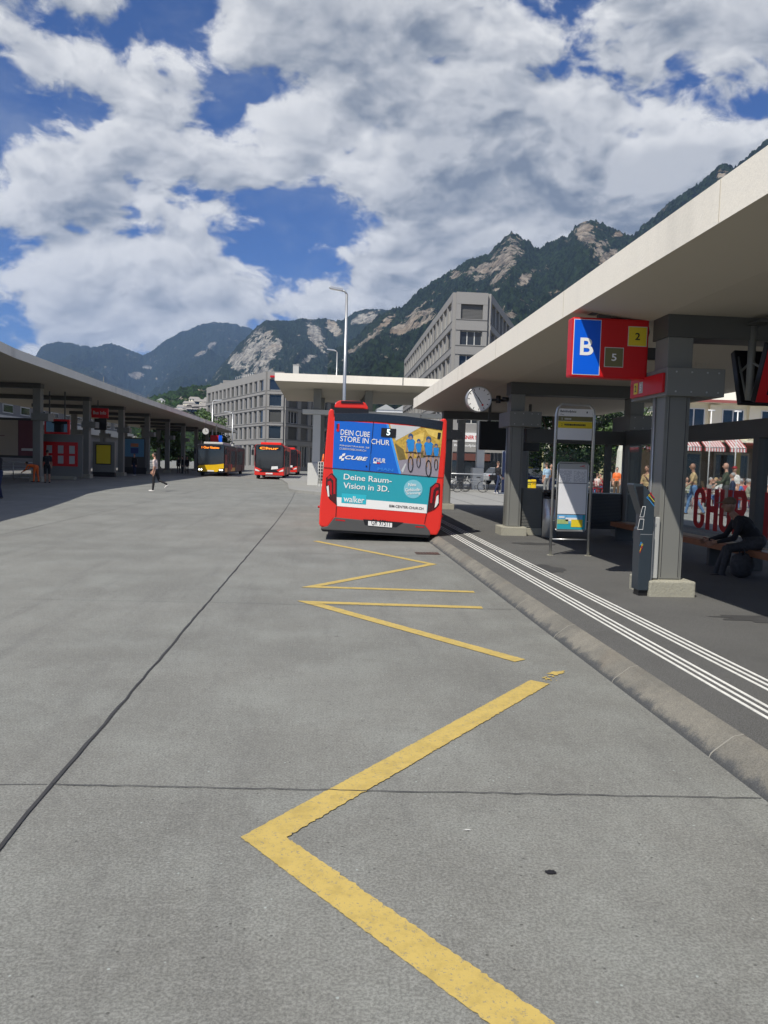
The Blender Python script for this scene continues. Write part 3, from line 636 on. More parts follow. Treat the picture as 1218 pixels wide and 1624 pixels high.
B(-.85, .95, -.08, .08, -.48, .36).build('screen_housing', 'black', dd, bevel=.02); MB().box(-.6, -.52, -.02, .02, .36, .9).box(.6, .68, -.02, .02, .36, .9).build('hanger', 'steelD', dd)
B(-.8, .9, .081, .085, -.4, .28).build('screen', 'wind', dd)
# ================================================================== the near bus
BX, BY = 1.22, 16.0
bus = thing('city_bus', 'red city bus seen from behind with blue and teal adverts, leaning to the kerb', 'bus', (BX, BY, 0)); bus.rotation_euler = (0, R_(2.8), R_(-1.2))
_c, _s = math.cos(R_(2.8)), math.sin(R_(2.8))
def bz(zx, zy):
    p = atY(490+zx/5.075, 620+zy/5.077, BY); x, z = p.x-BX, p.z; return (x*_c-z*_s, x*_s+z*_c)
# body behind the rear fascia
def rr_(x0, x1, z0, z1, r, n=5):
    pts = []
    for cx_, cz_, a0 in ((x1-r, z1-r, 0), (x0+r, z1-r, 90), (x0+r*.4, z0+r*.4, 180), (x1-r*.4, z0+r*.4, 270)):
        q = r if a0 < 180 else r*.4
        pts += [(cx_+q*math.cos(R_(a0+90*i/n)), cz_+q*math.sin(R_(a0+90*i/n))) for i in range(n+1)]
    return pts
MB().prism([(-1.29, .34), (-1.29, 1.3), (-1.26, 2.1), (-1.18, 2.42), (-1.08, 2.53), (1.0, 2.53), (1.10, 2.44), (1.20, 2.1), (1.235, 1.3), (1.23, .34)], .36, 12.0).build('body', 'red', bus)
MB().prism([(-1.07, 2.531), (.99, 2.531), (.9, 2.56), (-.98, 2.56)], .5, 11.9).build('roof', mat('bus_roof_grey', (.22, .22, .22), .5), bus)
for s in (-1, 1):
    x = -1.296 if s < 0 else 1.245; f = MB().box(min(x, x-.006*s), max(x, x-.006*s), .7, 11.8, 1.15, 2.35).build('side_window_band', 'wind', bus)
    for y in (2.6, 9.0):
        mb = MB().tube([(s*1.0, y, .49), (x+s*.004, y, .49)], .49, 26); wl = mb.build('wheel', 'dark', bus)
        MB().tube([(x+s*.0045, y, .49), (x+s*.012, y, .49)], .29, 20).build('rim', 'alu', wl)
    for y in (.9, 5.2, 10.): MB().box(min(x, x+s*.045), max(x, x+s*.045), y, y+1.25, .32, 2.08).build('door', 'black', bus, bevel=.02)
# rear fascia outline traced from its real silhouette, 0.4 m deep
out = [(95, 1095), (80, 1075), (86, 930), (110, 700), (145, 310), (158, 165), (176, 140), (200, 150), (205, 210), (480, 205), (800, 235), (1062, 268), (1074, 222), (1100, 224), (1110, 245), (1102, 500), (1078, 800), (1070, 1000), (1056, 1110), (1030, 1160), (970, 1158), (925, 1090), (200, 1030), (150, 1100)]
fa = [bz(*p) for p in out]
fasc = MB().prism(fa, 0., .42).build('rear_fascia', 'red', bus, bevel=.03)
O, U, V = (0, -.003, 0), (1, 0, 0), (0, 0, 1)
def bd(name, mats, polys, parent=bus, o=O): return decal(name, mats, [([bz(*p) for p in pts], mi, lay) for pts, mi, lay in polys], o, U, V, parent, .002)
# roof edge and rear top visor
MB().prism([bz(*p) for p in [(206, 240), (204, 178), (480, 178), (800, 205), (1078, 245), (1070, 318), (800, 272), (520, 246)]], -.012, .3).build('rear_visor', mat('visor_dark', (.012, .016, .024), .15, .1, spec=.7), bus, bevel=.01)
MB().prism([bz(*p) for p in [(205, 100), (222, 72), (245, 60), (420, 66), (460, 80), (484, 120), (480, 138), (440, 128), (225, 122), (205, 120)]], .5, .8).build('roof_pod', 'red', bus, bevel=.02)
MB().prism([bz(*p) for p in [(203, 120), (486, 136), (486, 190), (203, 185)]], .4, 2.4).build('roof_pod_base', 'black', bus)
MB().prism([bz(*p) for p in [(258, 64), (436, 68), (442, 84), (258, 80)]], .48, .52).build('roof_pod_grille', 'black', bus)
MB().tube([(.66, .6, 2.53), (.68, .6, 2.74)], .012, 6).build('aerial', 'black', bus)
# adverts
gold = mat('photo_autumn', (.50, .33, .06), .4, .8, 22, emit=None); tarm = mat('photo_road', (.27, .25, .30), .4, .06)
sk_ = mat('photo_sky', (.52, .54, .55), .4, .1, 4); jers = mat('photo_jersey', (.02, .22, .58), .4, .2, 12); helm = mat('photo_helmet', (.03, .08, .20), .4); fl = mat('photo_skin', (.36, .23, .17), .4, .1); brn = mat('photo_hill', (.17, .13, .04), .4, .5, 12)
tl, tr, br_, bl = (205, 237), (1076, 312), (1037, 694), (190, 620)
upper = bd('upper_advert', ['blue', gold, tarm, sk_, brn, mat('ad_blue_light', (.05, .30, .80), .3, .03)], [([tl, (640, 268), (742, 668), bl], 0, 0), ([(640, 268), tr, br_, (742, 668)], 1, 0),
   ([(652, 268), (900, 290), (830, 330), (700, 400), (672, 350)], 3, 1), ([(718, 560), (1052, 520), br_, (742, 668)], 2, 1), ([(690, 420), (760, 470), (780, 552), (722, 556)], 4, 2), ([(880, 490), (1055, 450), (1052, 525), (880, 545)], 4, 1),
   ([(622, 267), (640, 268), (742, 668), (724, 667)], 5, 1)])
bd('photo_light', [mat('photo_yellow', (.70, .50, .12), .4, .3, 14), sk_], [([(930, 300), (1070, 330), (1060, 400), (960, 350)], 0, 2), ([(800, 380), (930, 330), (920, 400), (840, 460)], 0, 2), ([(742, 640), (775, 580), (782, 590), (756, 660)], 1, 3)], upper)
def cyclist(cx_, cy_, k):
    q = lambda x, y: (cx_+x*k, cy_+y*k)
    P = [([q(-34, 8), q(-22, -8), q(18, -8), q(34, 10), q(26, 60), q(18, 88), q(-16, 88), q(-24, 55)], 0, 4), ([q(*c) for c in circ(0, -28, 19, 14, 22)], 1, 5), ([q(*c) for c in circ(0, -16, 12, 12, 14)], 2, 6),
      ([q(-34, 15), q(-25, 12), q(-30, 92), q(-38, 88)], 2, 4), ([q(33, 15), q(26, 12), q(28, 88), q(36, 92)], 2, 4), ([q(-24, 88), q(-4, 92), q(-8, 175), q(-20, 170)], 2, 4), ([q(6, 92), q(24, 88), q(16, 190), q(6, 190)], 2, 4)]
    for s in (0,):
        for a in range(18):
            t0, t1 = 2*math.pi*a/18, 2*math.pi*(a+1)/18
            P.append(([q(-2+22*math.cos(t0), 185+62*math.sin(t0)), q(-2+22*math.cos(t1), 185+62*math.sin(t1)), q(-2+15*math.cos(t1), 185+54*math.sin(t1)), q(-2+15*math.cos(t0), 185+54*math.sin(t0))], 3, 7))
    P.append(([q(-40, 92), q(40, 92), q(40, 98), q(-40, 98)], 3, 7)); return P
bd('cyclists', [jers, helm, fl, 'black'], cyclist(882, 425, .78)+cyclist(1022, 460, .72)+cyclist(818, 395, 1.05)+cyclist(962, 420, 1.1), upper)
skw = (bz(1037, 694)[1]-bz(190, 620)[1])/(bz(1037, 694)[0]-bz(190, 620)[0])
def bt(s, x0, y0, x1, y1, m, parent, bold=.01, shear=0., lay=.008):
    "x0,y0 = lower left of the word on the photo crop, x1,y1 = upper right"
    a = bz(x0, y0); b = bz(x1, y1); h = b[1]-a[1]-skw*(b[0]-a[0]); return text('lettering', s, (a[0], b[0], a[1], a[1]+h), m, parent, O, U, V, bold=bold, shear=shear, sk=skw, lay=lay)
bt('DEIN CUBE', 254, 352, 492, 330, 'wht', upper, .006); bt('STORE IN CHUR', 251, 404, 650, 397, 'wht', upper, .006)
bt('RINGSTRASSE 28', 248, 443, 486, 452, 'pale', upper); bt('CUBESTORECHUR.CH', 245, 470, 460, 474, 'pale', upper)
bt('CUBE', 288, 548, 474, 533, 'wht', upper, .03, .3); bt('CHUR', 517, 573, 617, 545, 'wht', upper); bt('MAN', 550, 640, 680, 625, mat('ad_blue_pale', (.03, .2, .66), .3, .03), upper, .04)
bd('logo', ['wht', 'signred', 'black', mat('ad_blue_mid', (.03, .2, .66), .3, .03)], [([(268, 508), (292, 500), (290, 520), (266, 528)], 0, 4), ([(246, 528), (262, 520), (258, 545), (242, 550)], 0, 4), ([(262, 545), (284, 540), (280, 560), (258, 562)], 0, 4), ([(262, 520), (268, 528), (264, 546), (258, 545)], 0, 4),
  ], upper); bd('logo', ['wht', 'signred'], [([(517, 572), (545, 574), (545, 584), (517, 582)], 0, 4), ([(545, 574), (572, 577), (572, 587), (545, 584)], 1, 4), ], upper); bd('logo', ['wht', 'signred', 'black', mat('ad_blue_mid', (.03, .2, .66), .3, .03)], [([(496, 510), (501, 510), (497, 590), (492, 590)], 3, 4),
  ([(232, 262), (246, 264), (243, 325), (228, 328), (220, 318), (222, 300), (232, 305)], 1, 4), ([(222, 268), (231, 264), (230, 300), (222, 318)], 2, 4), ([(457, 600), (468, 601), (468, 614), (457, 613)], 2, 4)], upper)
rn = bd('route_display', ['black'], [([(583, 297), (702, 306), (697, 377), (578, 368)], 0, 6)], bus)
bt('5', 623, 356, 655, 310, 'led', rn, .02, lay=.018)
bd('route_display_side', ['black'], [([(1036, 335), (1060, 337), (1054, 388), (1030, 386)], 0, 6)], bus)
lower = bd('lower_advert', ['teal', 'wht', 'teal2', 'lteal'], [([(190, 626), (1035, 698), (950, 984), (225, 926)], 0, 0), ([(222, 855), (950, 915), (945, 985), (228, 927)], 1, 1), ([(264, 824), (464, 838), (458, 914), (261, 900)], 2, 3), ([(838+75*math.cos(a), 790+75*math.sin(a)) for a in np.linspace(0, 6.1, 30)], 3, 2)])
bt('Deine Raum-', 279, 712, 668, 700, 'wht', lower, .008); bt('Vision in 3D.', 275, 782, 648, 767, 'wht', lower, .008); bt('walker', 277, 892, 447, 855, 'wht', lower, lay=.012)
bt('BIM-CENTER-CHUR.CH', 645, 935, 920, 937, 'char', lower); 
for s_, a, b, c, d in (('Neu', 797, 768, 862, 740), ('Gebäude-', 772, 810, 900, 778), ('Scanning', 782, 840, 898, 808)):
    p0, p1 = bz(a, b), bz(c, d); text('lettering', s_, (p0[0], p1[0], p0[1], p0[1]+.07), 'wht', lower, O, U, V, bold=.01, sk=.12, lay=.010)
bd('panel_gap', ['black'], [([(118, 614), (1082, 698), (1082, 702), (118, 619)], 0, 4), ([(518, 243), (522, 243), (487, 640), (483, 640)], 0, 4), ([(219, 925), (223, 925), (217, 1018), (213, 1018)], 0, 4), ([(943, 985), (947, 985), (930, 1068), (926, 1068)], 0, 4)], bus)
# tail lights
for pts, bars in (([(135, 790), (137, 700), (178, 663), (190, 664), (224, 705), (222, 918), (160, 865)], [[(150, 690), (182, 672), (212, 712), (212, 830), (196, 830), (196, 722), (176, 700), (150, 712)], [(150, 730), (172, 722), (184, 745), (184, 840), (170, 830), (166, 760), (150, 760)]]),
                  ([(1052, 745), (1052, 800), (1044, 915), (1008, 952), (948, 978), (972, 775), (1018, 738)], [[(1040, 752), (1018, 748), (985, 785), (972, 900), (988, 902), (1000, 800), (1020, 775), (1040, 775)], [(1040, 800), (1022, 805), (1008, 905), (1020, 905), (1030, 830), (1040, 825)]])):
    tlm = MB().prism([bz(*p) for p in pts], -.014, .05).build('tail_light', mat('lamp_dark', (.05, .004, .006), .12, .1, spec=.8), bus, bevel=.006)
    bd('light_bar', ['tail'], [(b, 0, 7) for b in bars], tlm); 
bd('reversing_lamp', ['lens'], [([(141, 770), (158, 760), (164, 850), (152, 850)], 0, 9)], bus); bd('reversing_lamp', ['lens'], [([(1040, 835), (1024, 850), (1008, 940), (1022, 930), (1040, 900)], 0, 9)], bus)
# bumper
bmp = MB().prism([bz(*p) for p in [(205, 1018), (435, 1040), (480, 1050), (672, 1068), (760, 1062), (930, 1078), (968, 1125), (975, 1162), (95, 1115), (100, 1098), (150, 1090)]], -.03, .3).build('bumper', mat('bumper_grey', (.075, .075, .075), .45, .1), bus, bevel=.012)
MB().prism([bz(*p) for p in [(435, 1032), (760, 1058), (700, 1098), (450, 1080)]], -.032, -.029).build('plate_recess', 'black', bmp)
bd('reflector', ['tail'], [([(215, 1032), (292, 1040), (290, 1050), (213, 1042)], 0, 0)], bmp, (0, -.034, 0)); bd('reflector', ['tail'], [([(855, 1086), (925, 1092), (925, 1101), (855, 1096)], 0, 0)], bmp, (0, -.034, 0))
pl = MB().prism([bz(*p) for p in [(476, 1046), (668, 1062), (667, 1098), (475, 1082)]], -.045, -.036).build('number_plate', 'wht', bus)
a = bz(500, 1078); b = bz(650, 1063); text('lettering', 'GR 97511', (a[0], b[0], a[1], a[1]+.125), 'black', pl, (0, -.046, 0), U, V, bold=.0, sk=skw)
MB().prism([bz(*p) for p in [(95, 1112), (975, 1160), (965, 1180), (110, 1132)]], .0, 1.2).build('underbody', 'dark', bus)
MB().box(-1.1, 1.1, .4, 11.5, .22, .4).build('chassis', 'dark', bus)
MB().tube([(bz(84, 935)[0]-.0, .08, bz(84, 935)[1]), (bz(78, 935)[0]-.02, .08, bz(78, 935)[1])], .025, 8).build('side_marker', 'tail', bus)
MB().tube([(bz(1064, 1010)[0], .05, bz(1064, 1010)[1]), (bz(1070, 1010)[0]+.02, .05, bz(1070, 1010)[1])], .025, 8).build('side_marker', 'tail', bus)

# ================================================================== far buses (front views)
def far_bus(name, label, loc, main, L, disp, kind):
    t = thing(name, label, 'bus', loc, 0., None); H = 3.0; Wd = 1.275
    pr_ = rr_(-Wd, Wd, .32, H, .22)
    MB().prism(pr_, .12, L).build('body', main if kind == 'r' else 'char', t)
    MB().prism([(x*.97, z*.995) for x, z in pr_], 0., .13).build('front_panel', 'black', t, bevel=.03)
    if kind == 'r':
        MB().prism([(-1.24, .36), (-1.25, 1.05), (-1.0, .98), (-.6, .80), (.6, .80), (1.0, .98), (1.25, 1.05), (1.24, .36)], -.015, .02).build('bumper', main, t, bevel=.01)
        MB().prism([(-1.13, 1.05), (-1.16, 2.85), (-1.0, 2.93), (1.0, 2.93), (1.16, 2.85), (1.13, 1.05), (.85, .92), (-.85, .92)], -.02, .03).build('windscreen', 'wind', t, bevel=.01)
        MB().prism([(-.62, .80), (.62, .80), (.85, .62), (-.85, .62)], -.035, -.016).build('grille', 'black', t)
        decal('sticker', ['wht'], [([(.15, .85), (.75, .92), (.72, 1.15), (.2, 1.12)], 0, 0)], (0, -.04, 0), U, V, t)
        decal('window_card', [mat('card_green', (.05, .35, .28), .5)], [([(-.95, 2.5), (-.55, 2.5), (-.75, 2.85), (-.95, 2.8)], 0, 0)], (0, -.03, 0), U, V, t)
        for s in (-1, 1):
            hl = MB().prism([(s*1.21, .72), (s*.82, .66), (s*.86, .74), (s*1.2, .9)], -.04, 0).build('headlight', 'lens', t)
    else:
        MB().prism([(-1.2, 1.2), (-1.2, 2.9), (1.2, 2.9), (1.2, 1.2), (.4, 1.1), (-1.2, 1.05)], -.02, .03).build('windscreen', 'wind', t, bevel=.01)
        MB().prism([(-1.1, .42), (-1.2, .9), (-1.05, 1.0), (.35, 1.08), (1.2, 1.2), (1.2, .75), (.6, .42)], -.03, 0).build('yellow_panel', main, t)
        for s in (-1, 1):
            hl = MB().prism([(s*1.18, .5), (s*.7, .5), (s*.8, .72), (s*1.2, .76)], -.045, 0).build('headlight', 'black', t)
            decal('lamp', ['head'], [(circ(s*x, .6, .07, 12), 0, 0) for x in (.85, 1.05)], (0, -.047, 0), U, V, hl)
    dp = MB().box(-.95, .95, -.03, -.021, 2.52, 2.82).build('destination_display', 'black', t)
    if disp: text('lettering', disp, (-.85, .75, 2.57, 2.77), 'amber', dp, (0, -.031, 0), U, V, bold=.02)
    pl_ = MB().box(-.3, .3, -.045, -.036, .44, .56).build('number_plate', 'wht', t)
    for s in (-1, 1):
        MB().tube([(s*1.2, .1, 2.75), (s*1.42, -.2, 2.7), (s*1.42, -.22, 2.5)], .03, 6).box(s*1.42-.1, s*1.42+.1, -.26, -.18, 2.05, 2.5).build('mirror', 'black', t)
        for y in (2.6, L-3.2):
            wl = MB().tube([(s*1.0, y, .48), (s*1.285, y, .48)], .48, 20).build('wheel', 'dark', t)
        n = int((L-2)/1.9); sw = MB()
        for k in range(n): sw.box(min(s*1.278, s*1.283), max(s*1.278, s*1.283), .5+k*1.9, 2.3+k*1.9, 1.05, 2.5)
        sw.build('side_window', 'wind', t)
    for k in range(2): MB().box(1.279, 1.29, 3.4+k*5, 4.6+k*5, .4, 2.5).build('door', 'black', t)
    MB().box(-.9, .9, 1.5, L*.45, 3.0, 3.22).build('roof_unit', 'pale' if kind == 'y' else main, t, bevel=.05)
    if kind == 'y':
        MB().box(-.9, .9, L*.55, L-1, 3.0, 3.22).build('roof_unit', 'pale', t, bevel=.05)
        be = MB()
        for k in range(9): be.box(-1.29, 1.29, 9.0+k*.14, 9.07+k*.14, .4, 3.02)
        be.build('bellows', 'steel', t)
        decal('side_stripe', ['busyel'], [(rect(.3, 8.6, .42, .78), 0, 0)], (1.284, 0, 0), (0, 1, 0), V, t); decal('side_advert', ['signred'], [(rect(3.0, 5.8, .6, 1.15), 0, 1)], (1.284, 0, 0), (0, 1, 0), V, t)
    return t
far_bus('articulated_bus', 'yellow and black articulated post bus with lit orange display under the left canopy end', (-10.6, 73.0, 0), 'busyel', 18, '1 Chur Rheinau', 'y')
far_bus('city_bus', 'red city bus facing the camera on the open road in the distance', (-4.75, 67.0, 0), 'red', 12, 'Chur', 'r')
far_bus('city_bus', 'red city bus mostly hidden behind the other oncoming red bus', (-4.45, 90.0, 0), 'red', 12, None, 'r')

# ================================================================== left canopy
lc = thing('bus_station_canopy', 'long weathered concrete canopy on steel portals over the shaded left platform', 'canopy', (-13.4, 45, 0))
edge = [(-9.6, 8), (-10.7, 18), (-11.7, 24), (-12.7, 29.5), (-13.15, 34), (-13.35, 45), (-13.5, 60), (-13.5, 90), (-13.3, 119), (-26, 119), (-26, 8)]
mb = MB(); e2 = [(x+13.4, y-45) for x, y in edge]; mb.prism(e2, 5.62, 6.02, axis='z')
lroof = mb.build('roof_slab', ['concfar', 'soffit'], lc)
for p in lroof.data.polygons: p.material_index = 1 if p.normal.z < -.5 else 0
for i, Y in enumerate((36.2, 45.5, 54.6, 63.7, 72.8, 82, 91, 100, 109)):
    portal(lc, -13.4, Y-45, -16.65, -6.6, .02, True, 5.33, .42, .5, (3.5, 3.92, .9, .75), plz=.28, second=True, beam_end=-16.2)
    B(-23.4+13.4, -16.68+13.4, Y-45-.02, Y-45+.55, 5.33, 5.60).build('crossbeam', 'steelD', lc)
lr = thing('roof_rail', 'thin metal cable rail on top of the left canopy', 'rail', (-14.6, 30, 6.02))
mb = MB()
for k in range(11): mb.tube([(0, k*6.4+3, 0), (0, k*6.4+3, .5 if k % 3 else .75)], .02, 5)
mb.tube([(0, 0, .45), (0, 60, .45)], .010, 5).build('rail', 'steel', lr)
# furniture on the left platform
def railing(name, label, x0, x1, y, z=.02, h=1.05, n=5):
    t = thing(name, label, 'railing', ((x0+x1)/2, y, z)); W_ = (x1-x0)/2
    for x in np.linspace(-W_, W_, 4): MB().tube([(x, 0, 0), (x, 0, h)], .03, 6).build('post', 'galv', t)
    for k in range(n): MB().tube([(-W_, 0, .15+k*(h-.15)/(n-1)), (W_, 0, .15+k*(h-.15)/(n-1))], .018 if k < n-1 else .03, 6).build('rail', 'galv', t)
    return t
railing('railing', 'grey metal railing at the left picture edge behind the standing man', -21.5, -17.0, 47.5)
railing('railing', 'grey metal railing far along the left platform near the yellow bus', -19.9, -16.8, 77.5)
bb = thing('billboard', 'big pale beige billboard with maroon strip at the left picture edge', 'billboard', (-19.8, 49.0, .02))
B(-2.8, 2.35, 0, .2, 1.3, 3.75).build('panel', 'char', bb); decal('poster', [mat('poster_beige', (.40, .34, .27), .6, .06), mat('poster_maroon', (.16, .05, .065), .6, .1), 'pale'], [(rect(-2.7, 1.0, 1.45, 3.6), 0, 0), (rect(1.02, 2.25, 1.45, 3.6), 1, 0), (rect(1.2, 1.9, 1.75, 1.9), 2, 1), (rect(-2.4, .2, 2.62, 2.66), 1, 1)], (0, -.004, 0), U, V, bb)
for x in (-2.6, 2.1): B(x, x+.15, .02, .15, 0, 1.3).build('leg', 'steelD', bb)
rb = thing('notice_board', 'red notice board with six white timetable sheets on the left platform', 'notice board', (-16.9, 50.5, .02))
a = atY(67, 700, 50.5); b = atY(123, 740, 50.5); x0, x1, z0, z1 = a.x+16.9, b.x+16.9, b.z-.02, a.z-.02
B(x0-.05, x1+.3, .05, .12, .2, z1+.5).build('wall', 'steel', rb); B(x0, x1, 0, .045, z0, z1).build('board', 'signred', rb)
for i in range(3):
    for j in range(2):
        cx_ = x0+(x1-x0)*(.2+.32*i); cz_ = z0+(z1-z0)*(.27+.42*j); B(cx_-.17, cx_+.17, -.008, -.001, cz_-.25, cz_+.25).build('sheet', 'grey', rb)
B(-2.3, 1.0, -.1, .5, .0, .22).build('base', 'plinth', rb)
hd = thing('departure_display', 'red framed departure display hanging above the notice board on the left', 'display', (-16.6, 47.5, 4.0))
a = atY(70, 664, 47.5); b = atY(110, 689, 47.5); c0 = a.x+16.6; c1 = b.x+16.6; e0 = b.z-4; e1 = a.z-4
B(c0, c1, 0, .18, e0, e1).build('screen_housing', 'signred', hd, bevel=.02); B(c0+.12, c1-.12, -.01, -.002, e0+.12, e1-.12).build('screen', 'wind', hd)
B(c0+.25, c0+.32, .05, .1, e1, 1.35).build('hanger', 'steelD', hd); B(c1-.32, c1-.25, .05, .1, e1, 1.35).build('hanger', 'steelD', hd)
bi = thing('stop_sign', 'red Bus Info box sign hanging from the left canopy', 'sign', (-15.9, 56, 4.5))
a = atY(145, 647, 56); b = atY(171, 663, 56); B(a.x+15.9, b.x+15.9, 0, .2, b.z-4.5, a.z-4.5).build('casing', 'signred', bi)
text('lettering', 'Bus Info', (a.x+15.9+.12, b.x+15.9-.12, (a.z+b.z)/2-4.5-.1, (a.z+b.z)/2-4.5+.14), 'pale', bi, (0, -.004, 0), U, V, bold=.02)
B(a.x+15.9+.2, b.x+15.9-.1, .02, .15, b.z-4.5-.85, b.z-4.5-.05).build('screen', 'black', bi); B(a.x+16.3, a.x+16.36, .05, .1, a.z-4.5, 1.0).build('hanger', 'steelD', bi)
yk = thing('poster_case', 'grey kiosk case holding a yellow poster on the left platform', 'poster case', (-15.6, 59.5, .02))
a = atY(153, 706, 59.5); b = atY(175, 736, 59.5); B(a.x+15.6-.3, b.x+15.6+.3, .05, .5, .35, a.z+.25).build('case', 'steel', yk, bevel=.02)
B(a.x+15.6-.06, b.x+15.6+.06, .02, .048, b.z-.06, a.z+.06).build('frame', 'black', yk); B(a.x+15.6, b.x+15.6, .0, .019, b.z, a.z).build('poster', 'signyel', yk); B(a.x+15.3, b.x+15.9, .1, .45, .0, .35).build('base', 'dark', yk)
yo = thing('poster_case', 'large pale blue advert panel on the left platform behind the waiting person', 'advert', (-15.6, 72.5, .02))
a = atY(193, 696, 72.5); b = atY(228, 725, 72.5); B(a.x+15.5, b.x+15.7, .05, .4, .4, a.z+.1).build('case', 'steelD', yo)
decal('poster', [mat('poster_blue', (.10, .26, .42), .5, .05), mat('poster_orange', (.5, .2, .1), .5), mat('poster_navy', (.03, .06, .22), .5)], [(rect(a.x+15.6, b.x+15.6, b.z, a.z), 0, 0), (rect(a.x+15.6+.8, a.x+15.6+1.5, b.z+.9, a.z-.4), 1, 1), (rect(a.x+15.6+.8, a.x+15.6+1.5, b.z+.3, b.z+.8), 2, 1)], (0, .045, 0), U, V, yo)
B(a.x+15.6, b.x+15.8, .0, .3, .0, .6).build('base', 'dark', yo)
ot = thing('information_sign', 'dark red and blue box sign hanging near the far end of the left canopy', 'sign', (-15.2, 92, 4.4))
a = atY(334, 690, 92); b = atY(352, 702, 92); B(a.x+15.2, a.x+15.2+.9, 0, .2, b.z-4.4, a.z-4.4).build('casing', 'signred', ot); B(a.x+15.2+.92, b.x+15.2, 0, .2, b.z-4.4, a.z-4.4).build('casing', 'signblue', ot); B(a.x+15.8, a.x+15.9, .05, .1, a.z-4.4, 1.2).build('hanger', 'steelD', ot)
k2 = thing('station_clock', 'small round station clock hanging at the far end of the left canopy', 'clock', (-14.6, 80, 4.35)); a = atY(326, 684, 80); k2.location = (a.x, 80, a.z)
MB().tube([(0, 0, 0), (0, .15, 0)], .33, 24).build('housing', 'galv', k2); decal('clock_face', ['pale', 'black'], [(circ(0, 0, .3, 24), 0, 0), (rect(-.02, .02, 0, .24), 1, 1), (rect(0, .17, -.02, .02), 1, 1)], (0, -.003, 0), U, V, k2); MB().tube([(0, .08, .3), (0, .08, 1.2)], .03, 6).build('hanger', 'steelD', k2)

# ================================================================== central canopy
cc = thing('forecourt_canopy', 'flat cream concrete canopy on tall pale columns crossing behind the red bus', 'canopy', (-3.05, 46, 0))
ox2, oy2 = -3.05, 46.
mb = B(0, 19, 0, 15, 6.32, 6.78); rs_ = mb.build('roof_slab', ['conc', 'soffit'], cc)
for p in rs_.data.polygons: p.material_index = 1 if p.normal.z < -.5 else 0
B(7.55, 7.60, -.006, -.001, 6.33, 6.77).build('joint_line', 'black', cc)
for x in (-.82, 9.95):
    B(x-ox2, x-ox2+.5, 4, 4.5, 1.56, 4.68).build('column', 'pale', cc, bevel=.01); B(x-ox2-.27, x-ox2+.45, 3.85, 4.65, .1, 1.55).build('plinth', 'pale', cc, bevel=.01); B(x-ox2, x-ox2+.5, 4.05, 4.45, 4.98, 6.31).build('column', 'steel', cc)
B(-1.5-ox2, 11-ox2, 3.9, 4.6, 4.69, 4.97).build('crossbeam', 'pale', cc, bevel=.01)
for x, y in ((2.5, 4.0), (-.6, 11), (2.5, 11), (9.9, 11)): B(x-ox2, x-ox2+.5, y+.02, y+.5, (4.98 if y == 4. else .1), 6.31).build('column', 'steel', cc)
for x in (-.7, 2.6, 10.): B(x-ox2, x-ox2+.3, 4.5, 14.5, 6.0, 6.315).build('roof_beam', 'steelD', cc)

# ================================================================== street lamps
def lamp(label, x, y, h, arm=.55, r=.075, side=-1):
    t = thing('street_lamp', label, 'street lamp', (x, y, 0), group=None)
    MB().tube([(0, 0, 0), (0, 0, h*.5), (0, 0, h-.1)], [r*1.25, r, r*.75], 10).build('pole', 'galv', t)
    MB().tube([(0, 0, h-.1), (side*.1, 0, h+.02), (side*arm*.4, 0, h+.05)], r*.6, 8).build('arm', 'galv', t)
    MB().prism([(side*arm*.3, h+.02), (side*arm*.35, h+.14), (side*arm*1.35, h+.2), (side*arm*1.45, h+.15), (side*arm*1.35, h+.10)], -.12, .12).build('lamp_head', 'alu', t, bevel=.01); return t
lamp('tall grey street lamp rising behind the red bus in front of the flat canopy', .80, 35, 9.25)
lamp('shorter grey street lamp seen just left of the tall one, above the flat canopy', .93, 75, 12.3, .7)
a = atY(309, 680, 100); lamp('thin street lamp in front of the left end of the grey office block', atY(337, 660, 100).x, 100, atY(337, 636, 100).z, .8, .1, 1)
lamp('thin street lamp in front of the middle of the grey office block', atY(369, 660, 105).x, 105, atY(369, 655, 105).z, .8, .1, -1)
